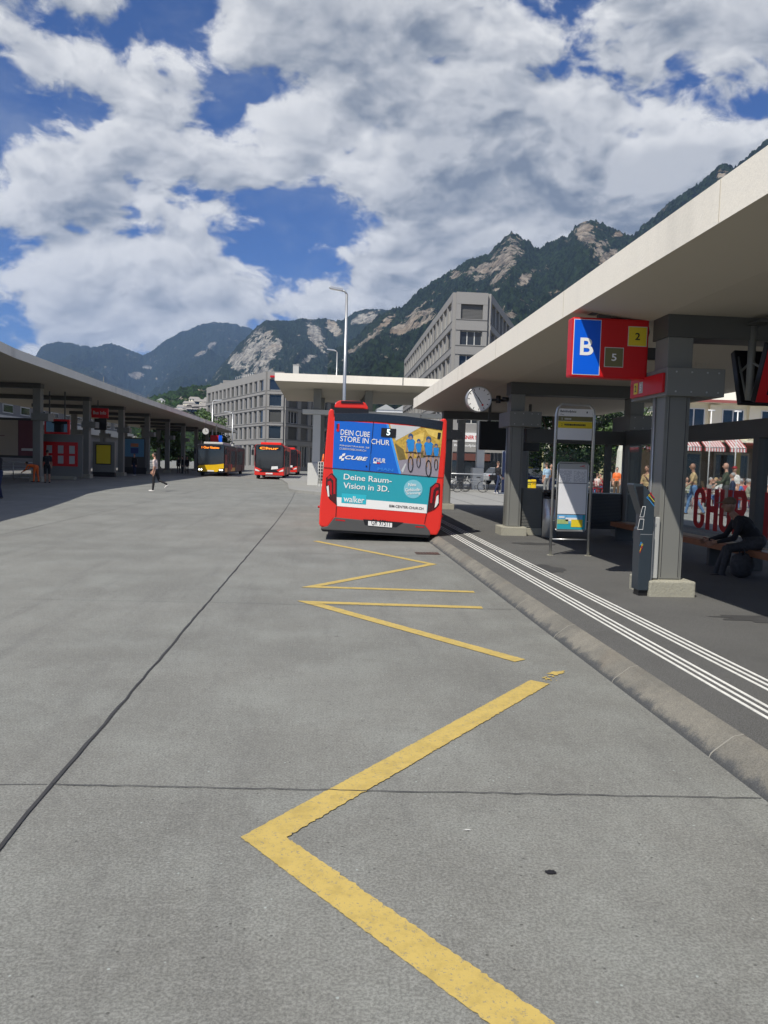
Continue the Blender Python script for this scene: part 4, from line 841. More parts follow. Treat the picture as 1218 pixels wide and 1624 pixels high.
# ================================================================== office blocks
def facade(t, O, U_, L, H, floors, bays, rnd, depth=.35, pier=.45, ww=None, band=.5, end0=.6, end1=.6, z_min=0., shade=.35, blind_top=False):
    """wall face with real recesses: a back plane is the block itself, piers and floor bands stand in front of it.
    floors = list of (z0,z1) window zones; U_ = unit direction; outward = U x Z"""
    O = Vector(O); U_ = Vector(U_).normalized(); Nn = U_.cross(Vector((0, 0, 1))).normalized()
    mx = Matrix(((U_.x, Nn.x, 0, O.x), (U_.y, Nn.y, 0, O.y), (0, 0, 1, O.z), (0, 0, 0, 1)))
    mb = MB(); step = (L-end0-end1)/bays; zs = [z_min]+[z for f in floors for z in f]+[H]
    for i in range(0, len(zs), 2):
        if zs[i+1]-zs[i] > .05:
            mb.box(0, L, 0, depth, zs[i], zs[i+1], 0, mx)
            if 0 < i < len(zs)-2: mb.box(0, L, depth+.001, depth+.06, zs[i]+.08, zs[i]+.08+(zs[i+1]-zs[i])*.45, 0, mx)
    for (z0, z1) in floors:
        mb.box(0, end0, 0, depth-.02, z0, z1, 0, mx); mb.box(L-end1, L, 0, depth-.02, z0, z1, 0, mx)
        for b in range(1, bays):
            c = end0+b*step; mb.box(c-pier/2, c+pier/2, 0, depth-.02, z0, z1, 0, mx)
    mb.build('wall_face', 'stone', t)
    g = MB()
    for (z0, z1) in floors[1:] if len(floors) > 1 else []: g.box(0, L, depth, depth+.03, z0-.16, z0-.06, 0, mx)
    if g.v: g.build('floor_groove', 'stoneD', t)
    for (z0, z1) in floors:
        for b in range(bays):
            a = end0+b*step+(pier/2 if b else 0); e = end0+(b+1)*step-(pier/2 if b < bays-1 else 0); q = rnd.random() if not (blind_top and z1 == floors[-1][1]) else 0.
            if q < shade:
                mb = MB(); n = max(4, int((z1-z0)/.16))
                for k in range(n): mb.box(a+.03, e-.03, .10, .13, z0+.02+k*(z1-z0-.04)/n, z0+.02+(k+.8)*(z1-z0-.04)/n, 0, mx)
                mb.build('blind', 'blind' if rnd.random() < .75 else 'steelD', t)
            else:
                f = MB(); tt = .07
                f.box(a+.02, a+tt, .06, .14, z0+.02, z1-.02, 0, mx).box(e-tt, e-.02, .06, .14, z0+.02, z1-.02, 0, mx).box(a+tt, e-tt, .06, .14, z0+.02, z0+tt, 0, mx).box(a+tt, e-tt, .06, .14, z1-tt, z1-.02, 0, mx)
                if e-a > 2.2:
                    for k in (1, 2): f.box(a+(e-a)*k/3-.06, a+(e-a)*k/3+.06, .06, .14, z0+tt, z1-tt, 0, mx)
                w_ = f.build('window', 'pale' if e-a > 2.2 else 'grey', t)
                MB().box(a+tt, e-tt, .08, .10, z0+tt, z1-tt, 0, mx).build('pane', 'winl' if rnd.random() < .8 else 'wind', w_)
                if rnd.random() < .5: MB().box(a+tt, e-tt, .03, .05, z0+.4*(z1-z0), z1-tt, 0, mx).build('curtain', 'grey', w_)
def block(name, label, foot, H, z0=0, group=None):
    cx_ = sum(p[0] for p in foot)/len(foot); cy_ = sum(p[1] for p in foot)/len(foot)
    t = thing(name, label, 'building', (foot[0][0], foot[0][1], 0), group=group)
    MB().prism([(p[0]-foot[0][0], p[1]-foot[0][1]) for p in foot], z0, H, axis='z').build('core', 'stoneD', t); return t
r5 = random.Random(11)
# left office block: corner at (-9.6,128)
A0, A1, A2, A3 = (-24.2, 161.5), (-9.6, 128.), (-6.9, 127.7), (7.5, 155)
ob = block('office_building', 'pale grey stone office block with a cut corner behind the left canopy, five storeys', [A0, A1, A2, A3, (7.5, 185), (-24.2, 185)], 15.3)
fl_ = [(.6, 4.2), (5.2, 7.3), (7.9, 9.9), (10.5, 12.4), (13.1, 14.9)]
def face(t, a, b, base, **k):
    d = Vector((b[0]-a[0], b[1]-a[1], 0)); facade(t, (a[0]-base[0], a[1]-base[1], 0), d, d.length, **k)
face(ob, A0, A1, A0, H=16.1, floors=fl_, bays=13, rnd=r5, pier=1.05, end0=.9, end1=1.2, shade=.35)
face(ob, A1, A2, A0, H=16.1, floors=fl_, bays=1, rnd=random.Random(3), end0=.35, end1=.35, shade=.1)
face(ob, A2, A3, A0, H=14.6, floors=[f if i < 4 else (13.0, 14.2) for i, f in enumerate(fl_)], bays=8, rnd=r5, pier=1.1, end0=1., end1=1., shade=.5)
a = Vector((A0[0], A0[1], 0))
u_ = MB().box(8.5, 13.5, -15, -9, 15.3, 17.6).box(4, 8, -8, -3, 15.3, 17.0).build('plant_room', 'stone', ob)
mb = MB()
for k in range(9): mb.tube([(7.0+k*.5, -12.6-k*1.1, 16.1), (7.0+k*.5, -12.6-k*1.1, 17.2)], .04, 4)
mb.tube([(7, -12.6, 17.2), (11, -21.4, 17.2)], .04, 4).build('roof_railing', 'galv', ob)
B(A1[0]-A0[0]+.4, A1[0]-A0[0]+2.0, A1[1]-A0[1]-.6, A1[1]-A0[1]-.52, 15.15, 15.45).build('roof_sign', 'signred', ob)
ob2 = thing('chimney_box', 'pale metal box standing on the roof behind the flat canopy', 'roof box', (atY(469, 590, 130).x, 131, 15.3)); B(-.5, .45, 0, 1, 0, 2.4).build('box', 'pale', ob2); B(-.55, .5, -.05, 1.05, 2.4, 2.5).build('cap', 'grey', ob2)
# right office block: narrow end towards the camera
Q0, Q1, Q2, Q3 = (16.9, 166), (16.4, 100.), (20.5, 100.), (31., 127)
o3 = block('office_building', 'tall grey office block with narrow front and deep window grid, right of the street lamps', [Q0, Q1, Q2, Q3, (31, 166)], 23.4)
fz = [(1.0, 4.2), (7.2, 9.5), (10.5, 12.8), (13.8, 16.0), (17.1, 19.3), (20.4, 23.0)]
face(o3, Q0, Q1, Q0, H=24.0, floors=fz, bays=17, rnd=r5, pier=.75, end0=1., end1=1.1, shade=.3, depth=.42)
face(o3, Q1, Q2, Q0, H=24.0, floors=[(7.2, 9.5), (10.5, 12.8), (14.0, 16.0), (17.3, 19.1), (20.6, 22.5)], bays=1, rnd=random.Random(8), end0=.6, end1=.6, shade=.1, depth=.5, blind_top=True)
face(o3, Q2, Q3, Q0, H=24.0, floors=fz, bays=8, rnd=r5, pier=.7, end0=.9, end1=.9, shade=.2, depth=.5)
V = (0, 0, 1); U = (1, 0, 0)
# shop front of the block: white fascia sign and glazing
O_ = (Q1[0]-Q0[0]+.1, Q1[1]-Q0[1]-.75, 0)
mb = MB().box(O_[0], O_[0]+6.5, O_[1], O_[1]+.2, 4.8, 6.0); fs_ = mb.build('fascia_sign', 'wht', o3)
text('lettering', 'OCHSNER SPORT', (.2, 4.6, 5.15, 5.65), 'signred', fs_, O=(O_[0], O_[1]-.004, 0), U=U, V=V, bold=.03)
MB().box(O_[0], O_[0]+8, O_[1]+.02, O_[1]+.2, 3.5, 4.75).build('fascia_sign', 'stone', o3); text('lettering', 'Bahnhofplatz 7', (.2, 4.0, 4.1, 4.5), 'wht', fs_, O=(O_[0], O_[1]-.0, 0), U=U, V=V, bold=.02)
MB().box(O_[0], O_[0]+5, O_[1]-.02, O_[1]+.02, 2.4, 3.3).build('awning_front', mat('awning_brown', (.12, .045, .035), .6), o3); MB().box(O_[0], O_[0]+8, O_[1]+.1, O_[1]+.2, .1, 2.4).build('shop_window', 'wind', o3)
# long shopping arcade to the right of it, dark under a pale edge
ar = thing('arcade_building', 'dark fronted shopping arcade with pale lit fascia behind the second column', 'building', (22, 84, 0))
B(0, 9, 0, 12, 4.2, 10.5).build('upper_storey', 'stoneD', ar); B(0, 9.0, -.3, 12, 3.9, 4.25).build('fascia', 'ivory', ar)
for k in range(4): B(.1+k*2.2, .5+k*2.2, 0, .4, .1, 3.9).build('column', 'stone', ar); B(.5+k*2.2, 2.3+k*2.2, 1.0, 1.05, .1, 3.8).build('shop_window', 'wind', ar)
for k in range(3): f_ = B(.5+k*2.9, 2.7+k*2.9, -.06, -.01, 5.4, 7.6).build('window', 'grey', ar); B(.6+k*2.9, 2.6+k*2.9, -.09, -.061, 5.5, 7.5).build('pane', 'wind', f_)
yb = thing('house', 'pale yellow building with small windows glimpsed left of the trees', 'house', (29., 110, 0))
B(0, 12, 0, 10, 0, 12).build('wall', mat('yellow_render', (.62, .55, .30), .85, .05), yb)
for i in range(4):
    for j in range(3): f_ = B(.8+i*2.8, 2.0+i*2.8, -.05, -.01, 1.8+j*3.2, 3.6+j*3.2).build('window', 'pale', yb); B(.9+i*2.8, 1.9+i*2.8, -.07, -.051, 1.9+j*3.2, 3.5+j*3.2).build('pane', 'wind', f_)
# ---- cafe building
cf_ = thing('cafe_building', 'cream two storey cafe building with pale roof, dark shopfront and balcony windows', 'cafe', (27., 60, 0))
Lc = 30.
mb = B(0, Lc, .6, 12, 4.25, 7.3); mb.build('upper_wall', 'ivory', cf_)
for k in range(9):
    x = .6+k*3.3
    B(x, x+.95, .25, .6, 4.3, 7.2).build('pilaster', 'ivory', cf_)
    f_ = B(x+1.15, x+3.0, .53, .6, 4.9, 6.9).build('window', 'wht', cf_); B(x+1.25, x+2.0, .50, .529, 5.0, 6.8).build('pane', 'wind', f_); B(x+2.12, x+2.9, .50, .529, 5.0, 6.8).build('pane', 'wind', f_)
mb = MB().box(0, Lc, -.3, -.26, 5.3, 5.36)
for k in range(150): mb.box(k*.2, k*.2+.03, -.3, -.27, 4.45, 5.3)
mb.build('balcony_railing', 'wht', cf_); B(0, Lc, -.35, .6, 4.2, 4.4).build('balcony_slab', 'ivory', cf_)
MB().prism([(-.6, 7.3), (-.6, 7.5), (5., 9.6), (12.3, 9.6), (12.3, 7.3)], -.3, Lc, axis='x').build('roof', mat('pale_roof', (.62, .60, .52), .8, .06), cf_); B(-.3, Lc, -.75, -.601, 7.28, 7.5).build('gutter', mat('gutter_red', (.30, .09, .08), .6), cf_)
B(6.5, 20, 4, 12, 7.3, 14).build('tower', 'ivory', cf_)
for k in range(4): f_ = B(7.2+k*3.2, 8.6+k*3.2, 3.93, 4, 10.3, 12.4).build('window', 'wht', cf_); B(7.3+k*3.2, 8.5+k*3.2, 3.90, 3.929, 10.4, 12.3).build('pane', 'wind', f_)
B(0, Lc, 1.6, 12, .1, 4.2).build('shop_wall', mat('shop_brown', (.085, .06, .035), .6, .2), cf_)
for k in range(7): f_ = B(1+k*4.1, 4+k*4.1, 1.5, 1.59, .6, 3.4).build('shop_window', mat('shop_frame', (.23, .22, .19), .6), cf_); B(1.15+k*4.1, 3.85+k*4.1, 1.46, 1.499, .75, 3.2).build('pane', 'wind', f_)
for k in range(5): B(.2+k*6.1, .55+k*6.1, .2, .6, .1, 4.2).build('column', mat('post_ochre', (.30, .22, .05), .6), cf_)
stripe_r, stripe_w = mat('stripe_red', (.50, .10, .10), .7), 'wht'
def awning(i, x0, x1):
    nm = ['red and white striped cafe awning, '+s for s in ('far left, half hidden by the near column', 'first to the right of the near column', 'middle one, widest in view', 'left of the dark window post', 'right of the dark window post at the picture edge')][i]
    t = thing('awning', nm, 'awning', ((x0+x1)/2, 58.9, 3.6), group=None); W_ = (x1-x0)/2; n = 15 if x1-x0 > 1.5 else 11; mb = MB()
    for k in range(n):
        a_, b_ = -W_+2*W_*k/n, -W_+2*W_*(k+1)/n
        mb.add([(a_, -.4, .12), (b_, -.4, .12), (b_, .9, .95), (a_, .9, .95)], [(0, 1, 2, 3)], k % 2); mb.add([(a_, -.4, .12), (b_, -.4, .12), (b_, -.41, -.22), (a_, -.41, -.22)], [(0, 1, 2, 3)], k % 2)
    mb.build('fabric', [stripe_r, M['wht']], t, fix=False); MB().tube([(-W_, -.4, .1), (W_, -.4, .1)], .03, 6).build('front_bar', 'galv', t)
for i, (p0, p1) in enumerate(((1012, 1041), (1093, 1118), (1123, 1156), (1163, 1190), (1214, 1240))):
    awning(i, atY(p0, 710, 58).x, atY(p1, 710, 58).x)
lt = [thing('lamp_post', s, 'lamp post', (x, 52, .12)) for s, x in (('slim white lamp post standing left in front of the cafe roof', atY(1128, 660, 52).x), ('slim white lamp post standing right in front of the cafe windows', atY(1170, 660, 52).x))]
for t in lt: MB().tube([(0, 0, 0), (0, 0, 5.9)], .04, 8).build('pole', 'wht', t); MB().tube([(-.25, 0, 5.9), (.25, 0, 5.9)], .05, 8).build('lamp_head', 'wht', t)
# ---- building behind the left platform
sb = thing('station_building', 'long low station building with white band and window row behind the left platform', 'building', (-32, 60, 0))
B(-8, 0, -50, 70, 0, 7.6).build('wall', mat('station_wall', (.20, .20, .20), .8, .1), sb)
B(0, .5, -50, 70, 4.4, 5.3).build('band', 'pale', sb)
B(0, .5, -50, 70, 6.9, 7.8).build('roof_edge', 'concfar', sb)
for k in range(26): f_ = B(.0, .06, -48+k*4.5, -45.5+k*4.5, 5.6, 6.5).build('window', 'pale', sb); B(.061, .08, -47.9+k*4.5, -45.6+k*4.5, 5.7, 6.4).build('pane', 'wind', f_)
# ================================================================== mountains
def vnoise(x, y, seed=0):
    xi = np.floor(x).astype(np.int64); yi = np.floor(y).astype(np.int64); xf = x-xi; yf = y-yi
    def h(a, b):
        n = (a*374761393+b*668265263+seed*144665) & 0x7fffffff; n = (n ^ (n >> 13))*1274126177 & 0x7fffffff; return ((n ^ (n >> 16)) & 0xffff)/65535.
    u = xf*xf*(3-2*xf); v = yf*yf*(3-2*yf)
    return (h(xi, yi)*(1-u)+h(xi+1, yi)*u)*(1-v)+(h(xi, yi+1)*(1-u)+h(xi+1, yi+1)*u)*v
def fbm(x, y, o=5, seed=0, ridged=False):
    s = 0; a = .5; t = 0
    for k in range(o):
        n = vnoise(x*2**k, y*2**k, seed+k*17)
        if ridged: n = 1-abs(2*n-1)
        s = s+a*n; t += a; a *= .5
    return s/t
def proj(X, Y, Z):
    c0 = RM[0, 0]*X+RM[1, 0]*Y+RM[2, 0]*(Z-EYE); c1 = RM[0, 1]*X+RM[1, 1]*Y+RM[2, 1]*(Z-EYE); c2 = RM[0, 2]*X+RM[1, 2]*Y+RM[2, 2]*(Z-EYE)
    return CX+FPX*c0/-c2, CY-FPX*c1/-c2
def mountain(name, pts, d_ridge, d_base, rocks, nx, ny, seed, forest, rough=1., label=None, gully=60., rockc=(.33, .30, .25), jag=9., prof=.5, tree=7.):
    pts = sorted(pts); th = []; el = []
    for px, py in pts:
        r = ray(px, py); th.append(math.atan2(r[0], r[1])); el.append(r[2]/math.hypot(r[0], r[1]))
    T_ = np.linspace(th[0], th[-1], nx); E_ = np.interp(T_, th, el)
    J = (fbm(T_*d_ridge/42., T_*0+seed, 4, seed)-.5)*2*jag/d_ridge; E_ = E_+J*np.minimum(1, 1)
    ts = np.concatenate([np.linspace(0, 1, ny), [1.06, 1.18, 1.4]])
    TT, tt = np.meshgrid(T_, ts, indexing='ij'); EE = np.repeat(E_[:, None], len(ts), 1)
    rid = 1+.10*(fbm(TT*9, TT*0+3, 3, seed+5)-.5)
    dist = d_base+(d_ridge*rid-d_base)*tt
    X = np.sin(TT)*dist; Y = np.cos(TT)*dist; Hh = EE*d_ridge*rid+EYE
    t1 = np.minimum(tt, 1); p = prof*t1+(1-prof)*t1**2.6
    Z = Hh*p
    env = np.sin(np.pi*np.clip(t1, 0, 1))**.7
    g = fbm(X/(gully*4.2)+TT*3, Y/(gully*7.), 5, seed+1, True)-.6
    g2 = fbm(X/gully, Y/gully, 5, seed+2, True)-.6
    Z = Z+env*rough*(g*gully*2.0+g2*gully*.55)
    # keep the spurs below the skyline of the ridge behind them
    Z = np.minimum(Z, (EE*.975)*np.hypot(X, Y)+EYE+(t1 >= .97)*1e9)
    Z = np.where(tt > 1, Hh-(tt-1)*Hh*1.2, Z)
    rk = fbm(X/70., Y/70., 4, seed+8); rk2 = fbm(X/22.+Z/30., Z/14., 4, seed+9)
    px, py = proj(X, Y, Z); rock = np.zeros_like(Z)
    for (cx_, cy_, rx, ry, ang) in rocks:
        a = math.radians(ang); dx = px-cx_; dy = py-cy_; u = (dx*math.cos(a)+dy*math.sin(a))/rx; v = (-dx*math.sin(a)+dy*math.cos(a))/ry
        rock = np.maximum(rock, 1.25-(u*u+v*v)*.9)
    rock = rock+(rk-.5)*1.7+(rk2-.5)*1.5-.35
    tr_ = (vnoise(X/4.2, Y/4.2, seed+20)-.5)*2*tree*np.clip(1-rock*3, 0, 1)+(fbm(X/9, Z/9, 3, seed+21)-.5)*9*np.clip(rock*3, 0, 1)
    Z = Z+np.where(tt <= 1.0, tr_, 0)*np.clip(tt*4, 0, 1)
    Z = np.where(tt == 0, -5, Z)
    m = len(ts); vs = np.stack([X, Y, Z], -1).reshape(-1, 3)
    i = np.arange(nx-1)[:, None]*m+np.arange(m-1)[None, :]; f = np.stack([i, i+m, i+m+1, i+1], -1).reshape(-1, 4)
    me = bpy.data.meshes.new(name); me.vertices.add(len(vs)); me.vertices.foreach_set('co', vs.ravel())
    me.loops.add(f.size); me.loops.foreach_set('vertex_index', f.ravel().astype(np.int32)); me.polygons.add(len(f)); me.polygons.foreach_set('loop_start', np.arange(0, f.size, 4, dtype=np.int32)); me.polygons.foreach_set('loop_total', np.full(len(f), 4, dtype=np.int32)); me.update(calc_edges=True)
    at = me.attributes.new('rock', 'FLOAT', 'POINT'); at.data.foreach_set('value', rock.ravel().astype(np.float32))
    mt = bpy.data.materials.new(name+'_ground'); mt.use_nodes = True; T = NT(mt.node_tree); b = T.n['Principled BSDF']; g_ = T.new('ShaderNodeNewGeometry').outputs['Position']
    ra = T.new('ShaderNodeAttribute', attribute_name='rock').outputs['Fac']; k_ = 1.
    fc = T.mix(T.noise(g_, .004, 5, .6), tuple(x*.65 for x in forest), tuple(x*1.35 for x in forest))
    fc = T.mix(T.ramp(T.noise(T.vmath('MULTIPLY', g_, (1., 1., .45)), .075, 5, .75), .42, .60), T.mix(1., fc, (.30,)*3, 'MULTIPLY'), T.mix(1., fc, (1.7, 1.8, 1.4), 'MULTIPLY'))
    st = T.noise(T.vmath('MULTIPLY', g_, (.034, .034, .012)), 1., 9, .74)
    rc = T.mix(T.ramp(st, .36, .64), tuple(x*.32 for x in rockc), tuple(x*1.45 for x in rockc))
    rc = T.mix(T.math('MULTIPLY', T.ramp(T.noise(g_, .006, 4), .5, .7), .5), rc, (rockc[0]*1.15, rockc[1]*.95, rockc[2]*.75))
    msk = T.ramp(T.math('ADD', ra, T.math('MULTIPLY', T.math('SUBTRACT', T.noise(T.vmath('MULTIPLY', g_, (1., 1., .4)), .045, 8, .74), .5), 3.6)), .36, .48)
    T.l.new(T.mix(msk, fc, rc), b.inputs['Base Color']); b.inputs['Roughness'].default_value = .95; b.inputs['Specular IOR Level'].default_value = .1
    bn = T.new('ShaderNodeBump'); bn.inputs['Strength'].default_value = .9; bn.inputs['Distance'].default_value = 11; T.l.new(T.noise(g_, .075, 6, .75), bn.inputs['Height']); T.l.new(bn.outputs[0], b.inputs['Normal'])
    me.materials.append(mt); o = bpy.data.objects.new(name, me); C.objects.link(o); return struct(o, label)
FG = (.013, .021, .011)
mountain('mountain', [(520, 560), (560, 540), (600, 500), (640, 484), (665, 462), (700, 437), (735, 415), (752, 408), (766, 404), (774, 402), (790, 385), (800, 376), (810, 368), (820, 370), (830, 375), (848, 392), (858, 394), (868, 383), (886, 380), (900, 376), (912, 360), (925, 350), (937, 347), (950, 353), (968, 361), (985, 368), (1005, 372), (1030, 352), (1060, 322), (1090, 300), (1110, 290), (1128, 275), (1140, 261), (1152, 258), (1165, 262), (1175, 258), (1190, 244), (1218, 222), (1300, 190), (1400, 220)], 2600, 520,
   [(800, 410, 52, 24, -58), (765, 428, 22, 12, -40), (745, 430, 18, 10, -30), (930, 378, 32, 16, 70), (950, 395, 24, 12, -40), (835, 440, 20, 9, -45), (960, 410, 22, 10, -35), (590, 530, 48, 7, -40), (665, 505, 34, 16, -28), (640, 520, 22, 10, -20), (1148, 275, 20, 12, -60), (725, 438, 12, 9, 0), (810, 500, 16, 8, 0), (980, 372, 9, 5, 0)], 760, 230, 21, FG, 1., gully=70, rockc=(.235, .205, .165), prof=.62)
mountain('mountain', [(270, 640), (300, 622), (335, 600), (360, 570), (375, 552), (390, 535), (405, 520), (420, 509), (440, 509), (470, 506), (500, 504), (520, 505), (545, 508), (556, 500), (566, 493), (580, 490), (598, 489), (612, 492), (640, 490), (680, 500), (760, 520)], 4200, 1500,
   [(400, 555, 46, 20, -55), (425, 560, 36, 14, -50), (500, 528, 32, 12, 62), (530, 520, 22, 9, 60), (580, 505, 26, 10, -15), (595, 520, 36, 7, -38), (420, 590, 18, 10, 0), (485, 572, 20, 6, -35), (365, 610, 16, 8, 0), (375, 570, 14, 14, 0)], 520, 200, 5, (.014, .022, .013), 1.0, gully=120, rockc=(.27, .255, .22), jag=12, prof=.5, tree=6.)
mountain('mountain', [(-160, 560), (-60, 590), (20, 585), (55, 568), (65, 552), (78, 544), (92, 542), (112, 545), (130, 548), (150, 550), (163, 547), (178, 545), (190, 548), (208, 556), (226, 563), (238, 558), (256, 543), (268, 537), (284, 528), (304, 520), (322, 513), (345, 511), (362, 511), (380, 516), (400, 522), (430, 535), (520, 560)], 7600, 2600,
   [(215, 595, 14, 6, 0), (232, 583, 9, 4, 0), (318, 560, 12, 4, -30), (335, 548, 10, 4, -40)], 480, 150, 33, (.012, .019, .014), 1., gully=260, rockc=(.20, .19, .17), jag=12, prof=.45, tree=8.)
mountain('hill', [(60, 660), (150, 650), (235, 632), (270, 620), (300, 614), (330, 612), (345, 618), (400, 628), (520, 638), (700, 642)], 1500, 420, [], 300, 90, 44, (.022, .042, .012), .5, gully=40, jag=6, prof=.8, tree=5.)
# houses on the far slope
def far_house(px, py, d, wd, hh, label, tower=False):
    p = atY(px, py, d); t = thing('house', label, 'house', (p.x, d, p.z-hh), group='pale houses on the far hillside')
    B(-wd/2, wd/2, 0, 9, -14, hh).build('wall', 'ivory' if random.random() < .5 else 'wht', t)
    MB().prism([(-wd/2-.6, hh), (wd/2+.6, hh), (wd/2-1.5, hh+2.6), (-wd/2+1.5, hh+2.6)], -.5, 9.5).build('roof', mat('far_roof', (.50, .46, .42), .8, .2), t)
    for k in range(max(2, int(wd/3.5))):
        for j in range(int(hh//3)): B(-wd/2+1+k*3.3, -wd/2+2.4+k*3.3, -.06, -.01, 1+j*3, 2.5+j*3).build('window', 'wind', t)
HL = 'small pale house among the cluster on the green hillside above the left canopy'
for (px, py, wd, hh) in ((300, 640, 14, 7), (308, 633, 12, 6), (318, 637, 16, 7), (327, 642, 13, 6), (312, 645, 22, 5), (322, 648, 24, 5), (293, 646, 18, 5), (330, 634, 10, 7), (304, 649, 20, 4), (285, 651, 16, 4)):
    far_house(px, py, 900, wd, hh, HL)
hs = random.Random(2)
for (px, py, d, lab) in ((255, 635, 1000, 'lone white house on the wooded slope above the left canopy'), (612, 650, 420, 'white house seen in the gap under the flat canopy behind the bus'), (640, 651, 430, 'second pale house in the gap under the flat canopy, right of the white one')):
    p = atY(px, py, d); t = thing('house', lab, 'house', (p.x, d, p.z-5)); B(-5, 5, 0, 8, -12, 5).build('wall', 'wht', t); MB().prism([(-5.5, 5), (5.5, 5), (0, 8)], -.4, 8.4).build('roof', 'grey', t)
    for k in range(3): B(-4+k*3, -2.6+k*3, -.06, -.01, 1, 3).build('window', 'wind', t)
# ================================================================== trees
def leafmat(name, c):
    m = bpy.data.materials.new(name); m.use_nodes = True; T = NT(m.node_tree); b = T.n['Principled BSDF']; g_ = T.new('ShaderNodeNewGeometry').outputs['Position']
    T.l.new(T.mix(T.noise(g_, 1.3, 5, .7), tuple(x*.6 for x in c), tuple(x*1.5 for x in c)), b.inputs['Base Color']); b.inputs['Roughness'].default_value = .55; return m
LM = [leafmat('leaf_green', (.055, .10, .022)), leafmat('leaf_dark', (.035, .07, .018))]
def tree(label, x, y, h, r, seed, z=.12, n=5200, lf=.16, low=.35, group='trees on the station square', name='leafy_tree'):
    r_ = random.Random(seed); t = thing(name, label, 'tree', (x, y, z), group=group)
    tr = MB().tube([(0, 0, 0), (.05, .02, h*.3), (-.03, .05, h*.6), (.05, 0, h*.85)], [.035*h*.62, .026*h*.6, .018*h*.5, .01], 9)
    cl = []
    for k in range(22):
        a = r_.uniform(0, 6.28); zz = h*r_.uniform(low, .97); q = (1-abs((zz/h-low-.28)/(1.05-low))**1.7); rr__ = r*max(.15, q)*r_.uniform(.3, .95)
        c = Vector((rr__*math.cos(a), rr__*math.sin(a), zz)); cl.append((c, r*r_.uniform(.22, .42)))
        if k < 14: tr.tube([(0, 0, zz*.55), tuple(c*.55+Vector((0, 0, zz*.35))), tuple(c)], [.012*h*.5, .008*h*.5, .01], 5)
    tr.build('trunk', 'bark', t); vs = []; fs = []
    for i in range(n):
        c, cr = cl[r_.randrange(len(cl))]; d = Vector((r_.gauss(0, 1), r_.gauss(0, 1), r_.gauss(0, .8))).normalized()*cr*r_.random()**.4
        p = c+d; u = Vector((r_.gauss(0, 1), r_.gauss(0, 1), r_.gauss(0, 1))).normalized(); v = u.orthogonal().normalized(); s = lf*r_.uniform(.6, 1.4); o = len(vs)
        vs += [p-u*s, p+v*s*.55, p+u*s, p-v*s*.55]; fs.append((o, o+1, o+2, o+3))
    mb = MB(); mb.add(vs, fs); mb.m = [r_.randrange(2) for _ in fs]; mb.build('crown', LM, t, fix=False)
tree('big leafy tree left of the timetable stand with yellow house behind', 15.6, 52, 10, 3.6, 1, low=.18)
tree('broad leafy tree seen through the timetable stand', 18.6, 57, 11.5, 4.6, 2, low=.16, n=7500)
tree('leafy tree right of the timetable stand, above the parasol', 20.2, 50, 10.5, 3.8, 3, low=.30, n=7000)
tree('tall dark leafy tree at the back of the square, between the other crowns', 23, 72, 14, 6.0, 4, low=.12, n=8000)
tree('small tree seen between the far columns of the left canopy', -17.6, 118, 9, 3.2, 6, z=0, n=2500, lf=.22, low=.15, group=None)
tree('small tree beyond the railing under the left canopy', -22.5, 112, 9, 3.4, 7, z=0, n=2500, lf=.22, low=.15, group=None)
# ================================================================== people
def cloth(name, c): return mat('cloth_'+name, c, .85, .12, 14, .3, 40)
CL = dict(white=cloth('white', (.68, .66, .63)), pink=cloth('pale_pink', (.60, .50, .46)), black=cloth('black', (.012, .012, .015)), navy=cloth('navy', (.018, .03, .075)), jeans=cloth('jeans', (.10, .20, .38)), tan=cloth('tan', (.52, .38, .20)),
 green=cloth('green', (.055, .07, .045)), grey=cloth('grey', (.22, .21, .20)), blue=cloth('blue', (.05, .16, .42)), maroon=cloth('maroon', (.20, .02, .05)), red=cloth('red', (.42, .04, .05)), lblue=cloth('light_blue', (.35, .48, .60)), sage=cloth('sage', (.30, .32, .24)), offwhite=cloth('off_white', (.62, .64, .62)), orange=M['orange'], brown=cloth('brown', (.10, .06, .035)), camo=mat('cloth_patterned', (.045, .045, .048), .85, .9, 22), dgrey=cloth('dark_grey', (.05, .05, .055)))
def rot2(v, a): return Vector((v.x, v.y*math.cos(a)+v.z*math.sin(a), -v.y*math.sin(a)+v.z*math.cos(a)))   # +a swings a downward vector forward? see use
def fwd(a, out=0.): return Vector((math.sin(out), math.sin(a)*math.cos(out), -math.cos(a)*math.cos(out)))    # unit vector hanging down, swung forward by a, outward by out
